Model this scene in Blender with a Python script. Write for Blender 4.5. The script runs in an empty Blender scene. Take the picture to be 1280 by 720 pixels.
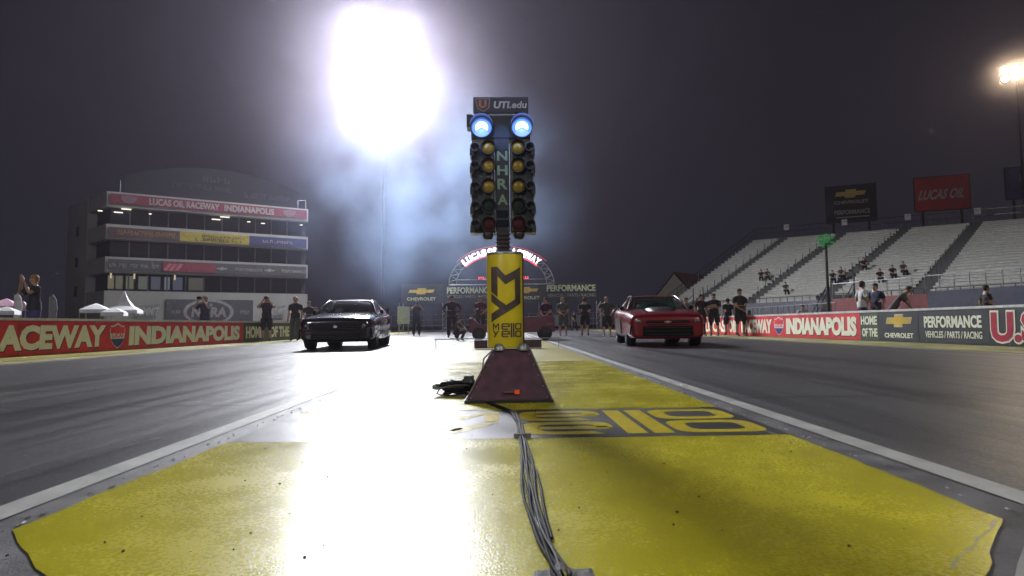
import bpy, bmesh, math, random
from mathutils import Vector, Matrix
random.seed(7)
S = bpy.context.scene
COL = S.collection
R = math.radians

# ------------------------------------------------------------------ camera
F = 760.0                       # focal length in pixels of the 1280 wide frame
CAMH = 0.56
yaw, pitch, roll = math.atan(13/F), math.atan(46.7/F), R(0.70)
fw = Vector((math.sin(yaw)*math.cos(pitch), math.cos(yaw)*math.cos(pitch), math.sin(pitch)))
r0 = Vector((math.cos(yaw), -math.sin(yaw), 0)); u0 = r0.cross(fw)
cr = r0*math.cos(roll) - u0*math.sin(roll)
cu = u0*math.cos(roll) + r0*math.sin(roll)
CAM = Vector((0, 0, CAMH))
cd = bpy.data.cameras.new('camera'); cam = bpy.data.objects.new('camera', cd); COL.objects.link(cam)
M3 = Matrix((cr, cu, -fw)).transposed()
cam.matrix_world = Matrix.Translation(CAM) @ M3.to_4x4()
cd.sensor_width = 36; cd.lens = 36*F/1280; cd.clip_start = 0.05; cd.clip_end = 3000
S.camera = cam

def ray(px, py):
    return fw + cr*((px-640)/F) + cu*((360-py)/F)
def P(px, py, d):               # point of that sight line at distance d down the track
    v = ray(px, py); return CAM + v*(d/v.y)
def G(px, py, z=0.0):           # point of the ground
    v = ray(px, py); return CAM + v*((z-CAMH)/v.z)

# ------------------------------------------------------------------ world, exposure
W = bpy.data.worlds.new('World'); S.world = W; W.use_nodes = True
wn = W.node_tree.nodes; wl = W.node_tree.links
bg = wn['Background']
tc = wn.new('ShaderNodeTexCoord'); sp = wn.new('ShaderNodeSeparateXYZ'); rp = wn.new('ShaderNodeValToRGB')
wl.new(tc.outputs['Generated'], sp.inputs[0]); wl.new(sp.outputs['Z'], rp.inputs[0]); wl.new(rp.outputs[0], bg.inputs[0])
rp.color_ramp.elements[0].position = 0.0; rp.color_ramp.elements[0].color = (0.030, 0.028, 0.040, 1)
rp.color_ramp.elements[1].position = 0.6; rp.color_ramp.elements[1].color = (0.020, 0.018, 0.026, 1)
bg.inputs[1].default_value = 0.55
S.view_settings.view_transform = 'Standard'; S.view_settings.look = 'None'
S.view_settings.exposure = 0.0; S.view_settings.gamma = 1.0
S.render.engine = 'CYCLES'
S.cycles.use_denoising = True
S.cycles.max_bounces = 5; S.cycles.volume_bounces = 0; S.cycles.diffuse_bounces = 2; S.cycles.glossy_bounces = 3
S.cycles.transparent_max_bounces = 12
S.cycles.sample_clamp_indirect = 4.0

# lamp powers (the floodlights themselves are built further down)
POW_LEFT, POW_RIGHT, POW_BEHIND = 36000, 2200, 3000
HAZE = 0.00042

# ------------------------------------------------------------------ materials
def srgb(r, g, b):
    f = lambda c: (c/255/12.92) if c/255 <= 0.04045 else ((c/255+0.055)/1.055)**2.4
    return (f(r), f(g), f(b))
MC = {}
def mat(name, col, rough=0.6, metal=0.0, var=0.25, scale=6.0, bump=0.0, emit=None, es=0.0, spec=0.5, coat=0.0):
    if name in MC: return MC[name]
    m = bpy.data.materials.new(name); m.use_nodes = True; MC[name] = m
    nt = m.node_tree; n = nt.nodes; l = nt.links; b = n['Principled BSDF']
    tcn = n.new('ShaderNodeTexCoord')
    nz = n.new('ShaderNodeTexNoise'); nz.inputs['Scale'].default_value = scale; nz.inputs['Detail'].default_value = 5
    l.new(tcn.outputs['Object'], nz.inputs['Vector'])
    cr_ = n.new('ShaderNodeValToRGB')
    e = cr_.color_ramp.elements
    e[0].position = 0.3; e[1].position = 0.72
    e[0].color = tuple(c*(1-var) for c in col)+(1,); e[1].color = tuple(min(1, c*(1+var*0.6)) for c in col)+(1,)
    l.new(nz.outputs[0], cr_.inputs[0]); l.new(cr_.outputs[0], b.inputs['Base Color'])
    b.inputs['Roughness'].default_value = rough; b.inputs['Metallic'].default_value = metal
    b.inputs['Specular IOR Level'].default_value = spec
    b.inputs['Coat Weight'].default_value = coat; b.inputs['Coat Roughness'].default_value = 0.08
    if bump:
        bp = n.new('ShaderNodeBump'); bp.inputs['Strength'].default_value = bump; bp.inputs['Distance'].default_value = 0.02
        l.new(nz.outputs[0], bp.inputs['Height']); l.new(bp.outputs[0], b.inputs['Normal'])
    if emit:
        b.inputs['Emission Color'].default_value = (*emit, 1); b.inputs['Emission Strength'].default_value = es
    return m

def ground_mat(name, c_lo, c_hi, stretch=(1, 1, 1), scale=2.0, r_lo=0.3, r_hi=0.5, speck=None, speck_amt=0.0, fine=0.3, wear=None, wear_lo=0.6, wear_hi=0.7, spec=0.5, streak_rough=None):
    m = bpy.data.materials.new(name); m.use_nodes = True; MC[name] = m
    nt = m.node_tree; n = nt.nodes; l = nt.links; b = n['Principled BSDF']
    b.inputs['Specular IOR Level'].default_value = spec
    tcn = n.new('ShaderNodeTexCoord'); mp = n.new('ShaderNodeMapping'); mp.inputs['Scale'].default_value = stretch
    l.new(tcn.outputs['Object'], mp.inputs[0])
    a = n.new('ShaderNodeTexNoise'); a.inputs['Scale'].default_value = scale; a.inputs['Detail'].default_value = 8; a.inputs['Roughness'].default_value = 0.62
    l.new(mp.outputs[0], a.inputs['Vector'])
    cr_ = n.new('ShaderNodeValToRGB'); e = cr_.color_ramp.elements
    e[0].position = 0.35; e[1].position = 0.68; e[0].color = (*c_lo, 1); e[1].color = (*c_hi, 1)
    l.new(a.outputs[0], cr_.inputs[0]); col = cr_.outputs[0]
    def mix(fac, c1, c2):
        x = n.new('ShaderNodeMix'); x.data_type = 'RGBA'
        l.new(fac, x.inputs['Factor']); l.new(c1, x.inputs[6])
        if isinstance(c2, tuple): x.inputs[7].default_value = (*c2, 1)
        else: l.new(c2, x.inputs[7])
        return x.outputs[2]
    def ramp(src, p0, p1, flip=False):
        x = n.new('ShaderNodeMapRange'); x.inputs[1].default_value = p0; x.inputs[2].default_value = p1
        if flip: x.inputs[3].default_value = 1; x.inputs[4].default_value = 0
        l.new(src, x.inputs[0]); return x.outputs[0]
    if wear:
        w = n.new('ShaderNodeTexNoise'); w.inputs['Scale'].default_value = 1.3; w.inputs['Detail'].default_value = 10; w.inputs['Roughness'].default_value = 0.75
        l.new(tcn.outputs['Object'], w.inputs['Vector'])
        col = mix(ramp(w.outputs[0], wear_lo, wear_hi), col, wear)
    if speck:
        v = n.new('ShaderNodeTexVoronoi'); v.inputs['Scale'].default_value = 9
        l.new(tcn.outputs['Object'], v.inputs['Vector'])
        x = n.new('ShaderNodeMath'); x.operation = 'LESS_THAN'; x.inputs[1].default_value = speck_amt
        l.new(v.outputs['Distance'], x.inputs[0])
        col = mix(x.outputs[0], col, speck)
    l.new(col, b.inputs['Base Color'])
    f1 = n.new('ShaderNodeTexNoise'); f1.inputs['Scale'].default_value = 170; f1.inputs['Detail'].default_value = 4
    l.new(tcn.outputs['Object'], f1.inputs['Vector'])
    mr = n.new('ShaderNodeMapRange'); mr.inputs[1].default_value = 0.35; mr.inputs[2].default_value = 0.65
    mr.inputs[3].default_value = r_lo; mr.inputs[4].default_value = r_hi
    q1 = n.new('ShaderNodeTexNoise'); q1.inputs['Scale'].default_value = 75; q1.inputs['Detail'].default_value = 6; l.new(tcn.outputs['Object'], q1.inputs['Vector'])
    q2 = n.new('ShaderNodeMix'); q2.data_type = 'FLOAT'; q2.inputs[0].default_value = .42; l.new(a.outputs[0], q2.inputs[2]); l.new(q1.outputs[0], q2.inputs[3])
    l.new(q2.outputs[0], mr.inputs[0]); l.new(mr.outputs[0], b.inputs['Roughness'])
    bp = n.new('ShaderNodeBump'); bp.inputs['Strength'].default_value = fine; bp.inputs['Distance'].default_value = 0.0017
    l.new(f1.outputs[0], bp.inputs['Height'])
    g1 = n.new('ShaderNodeTexNoise'); g1.inputs['Scale'].default_value = 7; g1.inputs['Detail'].default_value = 6
    l.new(tcn.outputs['Object'], g1.inputs['Vector'])
    bp2 = n.new('ShaderNodeBump'); bp2.inputs['Strength'].default_value = fine*0.3; bp2.inputs['Distance'].default_value = 0.008
    l.new(g1.outputs[0], bp2.inputs['Height']); l.new(bp.outputs[0], bp2.inputs['Normal'])
    l.new(bp2.outputs[0], b.inputs['Normal'])
    return m

def glow(name, col, strength, surf=(0.02, 0.02, 0.02)):
    m = mat(name, surf, 0.4, emit=col, es=strength); m.cycles.emission_sampling = 'NONE'
    return m

YEL = ground_mat('yellow_track_paint', (0.46, 0.415, 0.007), (0.58, 0.52, 0.012), scale=1.6, r_lo=0.17, r_hi=0.34, spec=0.8,
                 speck=(0.05, 0.045, 0.03), speck_amt=0.035, fine=0.55, wear=(0.24, 0.22, 0.05), wear_lo=0.60, wear_hi=0.92)
YELW = ground_mat('worn_yellow_paint', (0.30, 0.27, 0.03), (0.44, 0.40, 0.07), scale=1.2, r_lo=0.3, r_hi=0.5,
                  fine=0.5, wear=(0.32, 0.315, 0.24), wear_lo=0.5, wear_hi=0.72)
BAND = ground_mat('charcoal_track_paint', (0.028, 0.028, 0.034), (0.06, 0.06, 0.066), scale=2.5, spec=.35, r_lo=0.32, r_hi=0.5, fine=0.5,
                  wear=(0.20, 0.20, 0.18), wear_lo=0.58, wear_hi=0.72)
ASPH = ground_mat('rubbered_track', (0.044, 0.045, 0.049), (0.088, 0.089, 0.095), stretch=(3.2, 0.06, 1), scale=2.1, r_lo=0.30, r_hi=0.54, fine=0.30, spec=0.42)
def grooves(m):
    nt = m.node_tree; n = nt.nodes; l = nt.links; b = n['Principled BSDF']
    def M(op, a, b_=None, clamp=False):
        x = n.new('ShaderNodeMath'); x.operation = op; x.use_clamp = clamp
        for i, q in enumerate((a, b_)):
            if q is None: continue
            if isinstance(q, (int, float)): x.inputs[i].default_value = q
            else: l.new(q, x.inputs[i])
        return x.outputs[0]
    t = n.new('ShaderNodeTexCoord'); sx = n.new('ShaderNodeSeparateXYZ'); l.new(t.outputs['Object'], sx.inputs[0])
    wob = n.new('ShaderNodeTexNoise'); wob.inputs['Scale'].default_value = 1.0; wob.inputs['Detail'].default_value = 3
    mp = n.new('ShaderNodeMapping'); mp.inputs['Scale'].default_value = (5, .05, 1); l.new(t.outputs['Object'], mp.inputs[0]); l.new(mp.outputs[0], wob.inputs['Vector'])
    d = M('ABSOLUTE', M('SUBTRACT', M('ABSOLUTE', M('SUBTRACT', M('ABSOLUTE', sx.outputs[0]), 4.15)), .82))
    k = M('SUBTRACT', 1.0, M('DIVIDE', M('ADD', d, M('MULTIPLY', wob.outputs[0], .45)), .62), True)
    k = M('MULTIPLY', M('MULTIPLY', k, 1.5, True), .6)
    src = b.inputs['Base Color'].links[0].from_socket; mx = n.new('ShaderNodeMix'); mx.data_type = 'RGBA'
    l.new(k, mx.inputs['Factor']); l.new(src, mx.inputs[6]); mx.inputs[7].default_value = (.016, .016, .018, 1); l.new(mx.outputs[2], b.inputs['Base Color'])
    rs = b.inputs['Roughness'].links[0].from_socket; l.new(M('SUBTRACT', rs, M('MULTIPLY', k, .09)), b.inputs['Roughness'])
grooves(ASPH)
GRAVEL = ground_mat('dark_ground', (0.018, 0.018, 0.018), (0.045, 0.043, 0.04), scale=1.0, r_lo=0.8, r_hi=0.95, fine=0.6)
EDGE = ground_mat('broken_edge_asphalt', (0.045, 0.045, 0.05), (0.15, 0.15, 0.155), scale=5.0, r_lo=0.45, r_hi=0.7, fine=1.0)
WLINE = ground_mat('white_line_paint', (0.28, 0.29, 0.27), (0.46, 0.46, 0.43), scale=3.0, r_lo=0.5, r_hi=0.7, fine=0.5, wear=(0.16, 0.16, 0.16), wear_lo=0.61, wear_hi=0.68)
CONC = ground_mat('pale_concrete', (0.22, 0.22, 0.215), (0.40, 0.40, 0.39), scale=1.5, r_lo=0.38, r_hi=0.6, fine=0.7, wear=(0.12, 0.12, 0.12), wear_lo=0.6, wear_hi=0.72)
VERGE = ground_mat('dry_grass_soil', (0.16, 0.15, 0.035), (0.34, 0.31, 0.09), scale=0.8, r_lo=0.8, r_hi=0.95, fine=1.0, wear=(0.34, 0.32, 0.24), wear_lo=0.5, wear_hi=0.62)

BLACK = mat('black_paint', (0.012, 0.012, 0.014), 0.45)
DARK = mat('dark_metal', (0.03, 0.03, 0.034), 0.45, metal=0.3)
STEEL = mat('galvanised_steel', (0.30, 0.31, 0.32), 0.4, metal=0.7)
WHITE = mat('white_paint', (0.72, 0.72, 0.70), 0.5, var=0.12)
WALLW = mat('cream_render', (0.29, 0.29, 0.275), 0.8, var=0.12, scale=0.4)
RED = mat('banner_red', (0.66, 0.030, 0.040), 0.5, var=0.3, scale=2.2, bump=0.25)
CREAM = mat('banner_cream', (0.82, 0.84, 0.66), 0.5, var=0.08)
NAVY = mat('banner_navy', (0.02, 0.04, 0.16), 0.5, var=0.1)
CHAR = mat('banner_charcoal', (0.026, 0.031, 0.036), 0.5, var=0.35, scale=2.2, bump=0.25)
GREENB = mat('banner_dark_green', (0.06, 0.085, 0.05), 0.5, var=0.15, scale=1.0)
GOLD = mat('banner_gold', (0.62, 0.42, 0.05), 0.4, var=0.3, scale=3)
GREYT = mat('grey_lettering', (0.34, 0.34, 0.36), 0.5)
GLASS = mat('dark_window_glass', (0.012, 0.014, 0.02), 0.12, spec=0.8)
CONCW = mat('concrete_wall', (0.30, 0.30, 0.29), 0.8, var=0.25, scale=2, bump=0.3)
SKIN = mat('skin', (0.36, 0.20, 0.14), 0.55)
RUB = mat('tyre_rubber', (0.015, 0.015, 0.016), 0.7, bump=0.2, scale=30)

# ------------------------------------------------------------------ mesh helpers
def rootof(o):
    while o.parent: o = o.parent
    return o
class MB:
    def __init__(s): s.v = []; s.f = []; s.m = []; s.sm = []
    def add(s, vs, fs, mi=0, smooth=False):
        k = len(s.v); s.v += [Vector(v) for v in vs]
        for f in fs: s.f.append([i+k for i in f]); s.m.append(mi); s.sm.append(smooth)
        return s
    def box(s, c, d, rot=0.0, mi=0, taper=1.0):
        x, y, z = d[0]/2, d[1]/2, d[2]/2; cs, sn = math.cos(rot), math.sin(rot); vs = []
        for zz in (-z, z):
            t = taper if zz > 0 else 1.0
            for (a, b) in ((-x, -y), (x, -y), (x, y), (-x, y)):
                a *= t; b *= t
                vs.append((c[0]+a*cs-b*sn, c[1]+a*sn+b*cs, c[2]+zz))
        return s.add(vs, [(0, 3, 2, 1), (4, 5, 6, 7), (0, 1, 5, 4), (1, 2, 6, 5), (2, 3, 7, 6), (3, 0, 4, 7)], mi)
    def prism(s, A, B, z0, z1, th, mi=0, z0b=None, z1b=None):  # wall slab from A to B, thickness th behind its face
        A = Vector(A[:2]); B = Vector(B[:2]); d = (B-A).normalized(); n = Vector((d.y, -d.x))
        z0b = z0 if z0b is None else z0b; z1b = z1 if z1b is None else z1b
        q = [A, B, B-n*th, A-n*th]; zs = [(z0, z1), (z0b, z1b), (z0b, z1b), (z0, z1)]
        vs = [(p.x, p.y, z[0]) for p, z in zip(q, zs)]+[(p.x, p.y, z[1]) for p, z in zip(q, zs)]
        return s.add(vs, [(0, 3, 2, 1), (4, 5, 6, 7), (0, 1, 5, 4), (1, 2, 6, 5), (2, 3, 7, 6), (3, 0, 4, 7)], mi)
    def tube(s, a, b, r, r2=None, n=8, mi=0, caps=True):
        a = Vector(a); b = Vector(b); r2 = r if r2 is None else r2
        w = (b-a).normalized(); u = w.orthogonal().normalized(); v = w.cross(u); vs = []
        for p, rr in ((a, r), (b, r2)):
            for i in range(n):
                t = 2*math.pi*i/n; vs.append(p+(u*math.cos(t)+v*math.sin(t))*rr)
        s.add(vs, [(i, (i+1) % n, n+(i+1) % n, n+i) for i in range(n)], mi, True)
        if caps: s.add(vs, [tuple(range(n-1, -1, -1)), tuple(range(n, 2*n))], mi)
        return s
    def path(s, pts, r, n=6, mi=0):
        pts = [Vector(p) for p in pts]; vs = []; N = len(pts)
        for k, p in enumerate(pts):
            t = (pts[min(k+1, N-1)]-pts[max(k-1, 0)]).normalized()
            u = t.cross(Vector((0, 0, 1)))
            u = u.normalized() if u.length > 1e-3 else t.orthogonal().normalized()
            v = t.cross(u)
            for i in range(n):
                a = 2*math.pi*i/n; vs.append(p+(u*math.cos(a)+v*math.sin(a))*r)
        fs = [(k*n+i, k*n+(i+1) % n, (k+1)*n+(i+1) % n, (k+1)*n+i) for k in range(N-1) for i in range(n)]
        return s.add(vs, fs, mi, True)
    def lathe(s, c, prof, axis='z', n=20, mi=0, a0=0, a1=2*math.pi, smooth=True):
        vs = []; full = abs(a1-a0-2*math.pi) < 1e-6; m = n if full else n+1
        for (r, h) in prof:
            for i in range(m):
                t = a0+(a1-a0)*i/n; x, y = r*math.cos(t), r*math.sin(t)
                vs.append({'z': (c[0]+x, c[1]+y, c[2]+h), 'y': (c[0]+x, c[1]+h, c[2]+y), 'x': (c[0]+h, c[1]+x, c[2]+y)}[axis])
        fs = [(k*m+i, k*m+(i+1) % m, (k+1)*m+(i+1) % m, (k+1)*m+i) for k in range(len(prof)-1) for i in range(n)]
        return s.add(vs, fs, mi, smooth)
    def poly(s, pts, fn, th, mi=0):     # 2D outline, fn(u, v, w) -> point, extruded from w=0 to th
        n = len(pts); vs = [fn(u, v, 0) for u, v in pts]+[fn(u, v, th) for u, v in pts]
        return s.add(vs, [tuple(range(n, 2*n)), tuple(range(n-1, -1, -1))]+[(i, (i+1) % n, n+(i+1) % n, n+i) for i in range(n)], mi)
    def build(s, name, m, parent=None, world=False, bevel=0.0, **tags):
        off = rootof(parent).location if (world and parent) else Vector((0, 0, 0))
        me = bpy.data.meshes.new(name)
        me.from_pydata([v-off for v in s.v], [], s.f)
        for x in (m if isinstance(m, (list, tuple)) else [m]): me.materials.append(x)
        me.polygons.foreach_set('material_index', s.m); me.polygons.foreach_set('use_smooth', s.sm)
        me.update()
        bm = bmesh.new(); bm.from_mesh(me); bmesh.ops.recalc_face_normals(bm, faces=bm.faces); bm.to_mesh(me); bm.free()
        o = bpy.data.objects.new(name, me); COL.objects.link(o); o.parent = parent
        if bevel:
            b = o.modifiers.new('bevel', 'BEVEL'); b.width = bevel; b.segments = 2; b.limit_method = 'ANGLE'
        for k, v in tags.items(): o[k] = v
        return o

def thing(name, label, cat, loc=(0, 0, 0), rz=0.0, group=None):
    o = bpy.data.objects.new(name, None); COL.objects.link(o); o.location = loc; o.rotation_euler = (0, 0, rz)
    o.empty_display_size = 0.2; o['label'] = label; o['category'] = cat
    if group: o['group'] = group
    return o
def tag(o, label, cat, group=None):
    o['label'] = label; o['category'] = cat
    if group: o['group'] = group
    return o
KIDS = {}
def dup(root, loc, rz, label, group=None):
    def cp(o, par):
        c = o.copy(); COL.objects.link(c); c.parent = par
        for ch in [x for x in bpy.data.objects if x.parent == o]: cp(ch, c)
        return c
    c = cp(root, None); c.location = loc; c.rotation_euler = (0, 0, rz); c['label'] = label
    if group: c['group'] = group
    return c

TXT = {}
def text_mesh(s, bold=0.02):
    if (s, bold) in TXT: return TXT[(s, bold)]
    cu_ = bpy.data.curves.new('t', 'FONT'); cu_.body = s; cu_.size = 1; cu_.offset = bold; cu_.resolution_u = 3
    ob = bpy.data.objects.new('t', cu_); COL.objects.link(ob)
    bpy.context.view_layer.update()
    me = bpy.data.meshes.new_from_object(ob.evaluated_get(bpy.context.evaluated_depsgraph_get()))
    bpy.data.objects.remove(ob)
    vs = [v.co.copy() for v in me.vertices]; fs = [tuple(p.vertices) for p in me.polygons]
    bpy.data.meshes.remove(me)
    x0 = min(v.x for v in vs); x1 = max(v.x for v in vs); y0 = min(v.y for v in vs); y1 = max(v.y for v in vs)
    vs = [((v.x-x0)/(x1-x0), (v.y-y0)/(y1-y0)) for v in vs]
    from collections import Counter
    ed = Counter()
    for f in fs:
        for i in range(len(f)): ed[tuple(sorted((f[i], f[(i+1) % len(f)])))] += 1
    TXT[(s, bold)] = (vs, fs, [e for e, c in ed.items() if c == 1])
    return TXT[(s, bold)]
def text(mb, s, fn, u0_, u1_, v0_, v1_, th=0.006, bold=0.02, slant=0.0, mi=0):
    if s[0] == '~':         # lettering too blurred to read in the photograph: unreadable strokes
        k = int(s[1:]); q = random.Random(k*7+int(abs(u0_)*10)); cw = (u1_-u0_)/k; H = v1_-v0_
        for i in range(k):
            x = u0_+i*cw; sl = lambda v: slant*(v-v0_)
            sw = cw*.24
            for (a, b, c_, d_) in ((.08, .08+.24, 0, 1), (.34, .80, q.choice((0, .42, .80)), 0), (.60, .84, q.choice((0, .45)), q.choice((.6, 1)))):
                if d_ == 0: d_ = c_+.19
                if k > 4 and q.random() < .12: continue
                mb.poly([(x+cw*a+sl(v0_+H*c_), v0_+H*c_), (x+cw*b+sl(v0_+H*c_), v0_+H*c_), (x+cw*b+sl(v0_+H*d_), v0_+H*d_), (x+cw*a+sl(v0_+H*d_), v0_+H*d_)], fn, th*(.8+.1*(a > .3)+.1*(a > .5)), mi)
        return mb
    vs, fs, be = text_mesh(s, bold); n = len(vs); out = []
    for w in (0, th):
        for (x, y) in vs: out.append(fn(u0_+(u1_-u0_)*x+slant*y*(v1_-v0_), v0_+(v1_-v0_)*y, w))
    return mb.add(out, [tuple(i+n for i in f) for f in fs]+[(a, b, b+n, a+n) for a, b in be], mi)

class Face:                     # a vertical face from A to B: u along, v up, w outwards
    def __init__(s, A, B):
        s.A = Vector(A[:2]); s.B = Vector(B[:2]); s.d = (s.B-s.A).normalized(); s.n = Vector((s.d.y, -s.d.x)); s.L = (s.B-s.A).length
    def __call__(s, u, v, w):
        p = s.A+s.d*u+s.n*w; return Vector((p.x, p.y, v))
    def off(s, k): return lambda u, v, w: s(u, v, w+k)
    def u(s, px, py=400):
        v = ray(px, py); c = Vector((CAM.x, CAM.y)); r = Vector((v.x, v.y))
        den = s.d.x*(-r.y)-s.d.y*(-r.x); q = c-s.A
        return (q.x*(-r.y)-q.y*(-r.x))/den
    def v(s, px, py):
        u = s.u(px, py); p = s.A+s.d*u; r = ray(px, py); return CAMH+r.z*(p.y/r.y)
def ell(cx, cy, a, b, n=28, t0=0, t1=2*math.pi, close=True):
    return [(cx+a*math.cos(t0+(t1-t0)*i/(n if close else n-1)), cy+b*math.sin(t0+(t1-t0)*i/(n if close else n-1))) for i in range(n)]
def rect(a, b, c, d): return [(a, c), (b, c), (b, d), (a, d)]
def bowtie(cx, cy, w, h):
    return [(cx+x*w/2, cy+y*h/2) for x, y in ((-1, -.5), (-.36, -.5), (-.36, -1), (.28, -1), (.32, -.5), (.88, -.5), (1, .5), (.36, .5), (.36, 1), (-.28, 1), (-.32, .5), (-.88, .5))]
def shield(cx, cy, w, h):
    return [(cx+x*w/2, cy+y*h/2) for x, y in ((0, -1), (.5, -.72), (.9, -.2), (1, .4), (.85, .8), (.5, .78), (0, 1), (-.5, .78), (-.85, .8), (-1, .4), (-.9, -.2), (-.5, -.72))]

# ------------------------------------------------------------------ ground
def sheet(name, pts, z, m, **t):
    mb = MB(); mb.add([(x, y, z) for x, y in pts], [tuple(range(len(pts)))]); o = mb.build(name, m); o['kind'] = 'structure'
    for k, v in t.items(): o[k] = v
    return o
def ragged(pts, amp=0.012, step=0.1):
    out = []
    for i in range(len(pts)):
        a = Vector(pts[i]); b = Vector(pts[(i+1) % len(pts)]); n = max(1, int((b-a).length/step))
        nn = (b-a).normalized(); nn = Vector((nn.y, -nn.x))
        for k in range(n):
            p = a+(b-a)*k/n + nn*random.uniform(-amp, amp)*(0 if k == 0 else 1); out.append((p.x, p.y))
    return out
sheet('ground', [(-400, -60), (400, -60), (400, 900), (-400, 900)], -0.02, GRAVEL)
sheet('track', [(-8.5, -50), (8.5, -50), (8.5, 200), (-8.5, 200)], -0.008, ASPH)
sheet('verge', [(-11.6, -50), (-8.5, -50), (-8.5, 95), (-11.0, 95)], 0.0, VERGE)
sheet('verge', [(8.45, -50), (11.8, -50), (11.0, 95), (8.45, 95)], 0.0, VERGE)
sheet('yellow_kerb_paint', ragged([(-10.75, 2), (-9.35, 2), (-9.25, 15.5), (-9.9, 18), (-10.5, 18)], .05, .5), 0.004, YELW)
for x in (-8.42, 8.32):
    sheet('road_marking', [(x, -50), (x+0.1, -50), (x+0.1, 90), (x, 90)], -0.004, WLINE)
for x, w in ((-1.62, 0.118), (1.575, 0.118)):
    sheet('lane_line', [(x, -4), (x+w, -4), (x+w, 44), (x, 44)], 0.0, WLINE)
# concrete slab under the median, worn paint behind, yellow panel in front
sheet('median_slab', [(-1.50, -4), (1.572, -4), (1.572, 60), (-1.50, 60)], -0.003, EDGE)
sheet('yellow_paint', ragged([(-0.66, 1.05), (0.72, 1.05), (1.03, 1.33), (1.40, 1.72), (1.43, 3.05), (-1.36, 3.05), (-1.39, 1.78), (-1.01, 1.40)], .007, .06), 0.001, YEL)
sheet('dark_paint_band', [(-1.36, 3.06), (1.44, 3.06), (1.43, 4.06), (-1.35, 4.06)], 0.0, BAND)
sheet('yellow_paint', ragged([(-1.35, 4.07), (1.43, 4.07), (1.45, 9.4), (-1.34, 9.4)]), 0.001, YEL)
sheet('worn_paint', ragged([(-1.34, 9.41), (1.45, 9.41), (1.45, 21), (-1.3, 21)], step=0.3), 0.001, YELW)
sheet('concrete_slab', ragged([(-1.34, 21.05), (1.40, 21.05), (1.40, 60), (-1.3, 60)], step=0.6), 0.001, CONC)
# pale concrete at the near corners and dark groove
sheet('concrete_slab', ragged([(1.50, -3), (1.50, 1.72), (1.43, 1.66), (1.09, 1.32), (0.76, 0.98), (0.4, 0.9), (0.4, -3)], .004), 0.002, CONC)
sheet('concrete_slab', ragged([(-0.4, -3), (-0.4, 0.9), (-0.70, 0.98), (-1.09, 1.385), (-1.30, 1.575), (-1.44, 1.66), (-1.44, -3)], .004), 0.002, CONC)
# joints across the lanes
for y in (4.6, 9.2, 14.5, 20.5, 27.0):
    for a, b in ((-8.4, -1.7), (1.75, 8.3)):
        mb = MB(); n = 18
        pts = [(a+(b-a)*i/n, y+random.uniform(-.012, .012)) for i in range(n+1)]
        mb.add([(x, yy, -0.005) for x, yy in pts]+[(x, yy+0.018, -0.005) for x, yy in pts], [(i, i+1, n+2+i, n+1+i) for i in range(n)])
        o = mb.build('expansion_joint', mat('joint_tar', (0.018, 0.018, 0.02), 0.5)); o['kind'] = 'structure'
# Mello Yello logo painted on the median
def gfn(u, v, w): return Vector((u, v, w+0.0012))
LETP = mat('yellow_letter_paint', (0.62, 0.50, 0.012), 0.3, bump=0.2, scale=20)
lg = MB()
def stroke(mb, x0, x1, y0, y1, fn=gfn, th=0.002): mb.poly(rect(x0, x1, y0, y1), fn, th)
def ring_o(mb, x0, x1, y0, y1, t, fn=gfn, th=0.002, gap=None, n=10):
    # rounded rectangle ring, as the letter o
    cx, cy, a, b = (x0+x1)/2, (y0+y1)/2, (x1-x0)/2, (y1-y0)/2
    def sup(k, a_, b_):
        t_ = 2*math.pi*k/40; c, s_ = math.cos(t_), math.sin(t_)
        return (cx+a_*math.copysign(abs(c)**0.45, c), cy+b_*math.copysign(abs(s_)**0.45, s_))
    for k in range(40):
        if gap and k in gap: continue
        q = [sup(k, a, b), sup(k+1, a, b), sup(k+1, a-t*1.1, b-t), sup(k, a-t*1.1, b-t)]
        mb.poly(q, fn, th)
def logo(mb, x0, x1, y0, y1, fn, th, t):
    H = (y1-y0); h = (H-0.06*H)/2; W_ = x1-x0
    X = lambda a: x0+W_*a
    for r_ in (0, 1):
        b0 = y0+r_*(h+0.06*H); b1 = b0+h
        # e
        ring_o(mb, X(.30), X(.57), b0, b1, t, fn, th, gap=(33, 34, 35, 36, 37, 38, 39))
        mb.poly(rect(X(.30)+t, X(.57)-t*0.3, (b0+b1)/2-t*.5, (b0+b1)/2+t*.5), fn, th)
        ring_o(mb, X(.74), X(1.0), b0, b1, t, fn, th)
    for a in (.592, .667): mb.poly(rect(X(a), X(a)+t*1.25, y0, y1), fn, th)
    b0 = y0+h+0.06*H
    mb.poly(rect(X(0), X(0)+t, b0, y1), fn, th); mb.poly(rect(X(.23)-t, X(.23), b0, y1), fn, th)
    mb.poly([(X(0)+t, y1), (X(.115), b0+h*.55), (X(.23)-t, y1), (X(.23)-t, y1-t*1.2), (X(.115), b0+h*.2), (X(0)+t, y1-t*1.2)], fn, th)
    mb.poly([(X(0), y0+h), (X(0)+t*1.3, y0+h), (X(.13), y0+h*.55), (X(.10), y0+h*.35)], fn, th)
    mb.poly([(X(.23), y0+h), (X(.23)-t*1.3, y0+h), (X(.02), y0), (X(.02)+t*1.4, y0)], fn, th)
logo(lg, -0.45, 1.39, 3.14, 3.98, gfn, 0.0004, 0.085)
o = lg.build('painted_logo', LETP); o['kind'] = 'structure'
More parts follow.
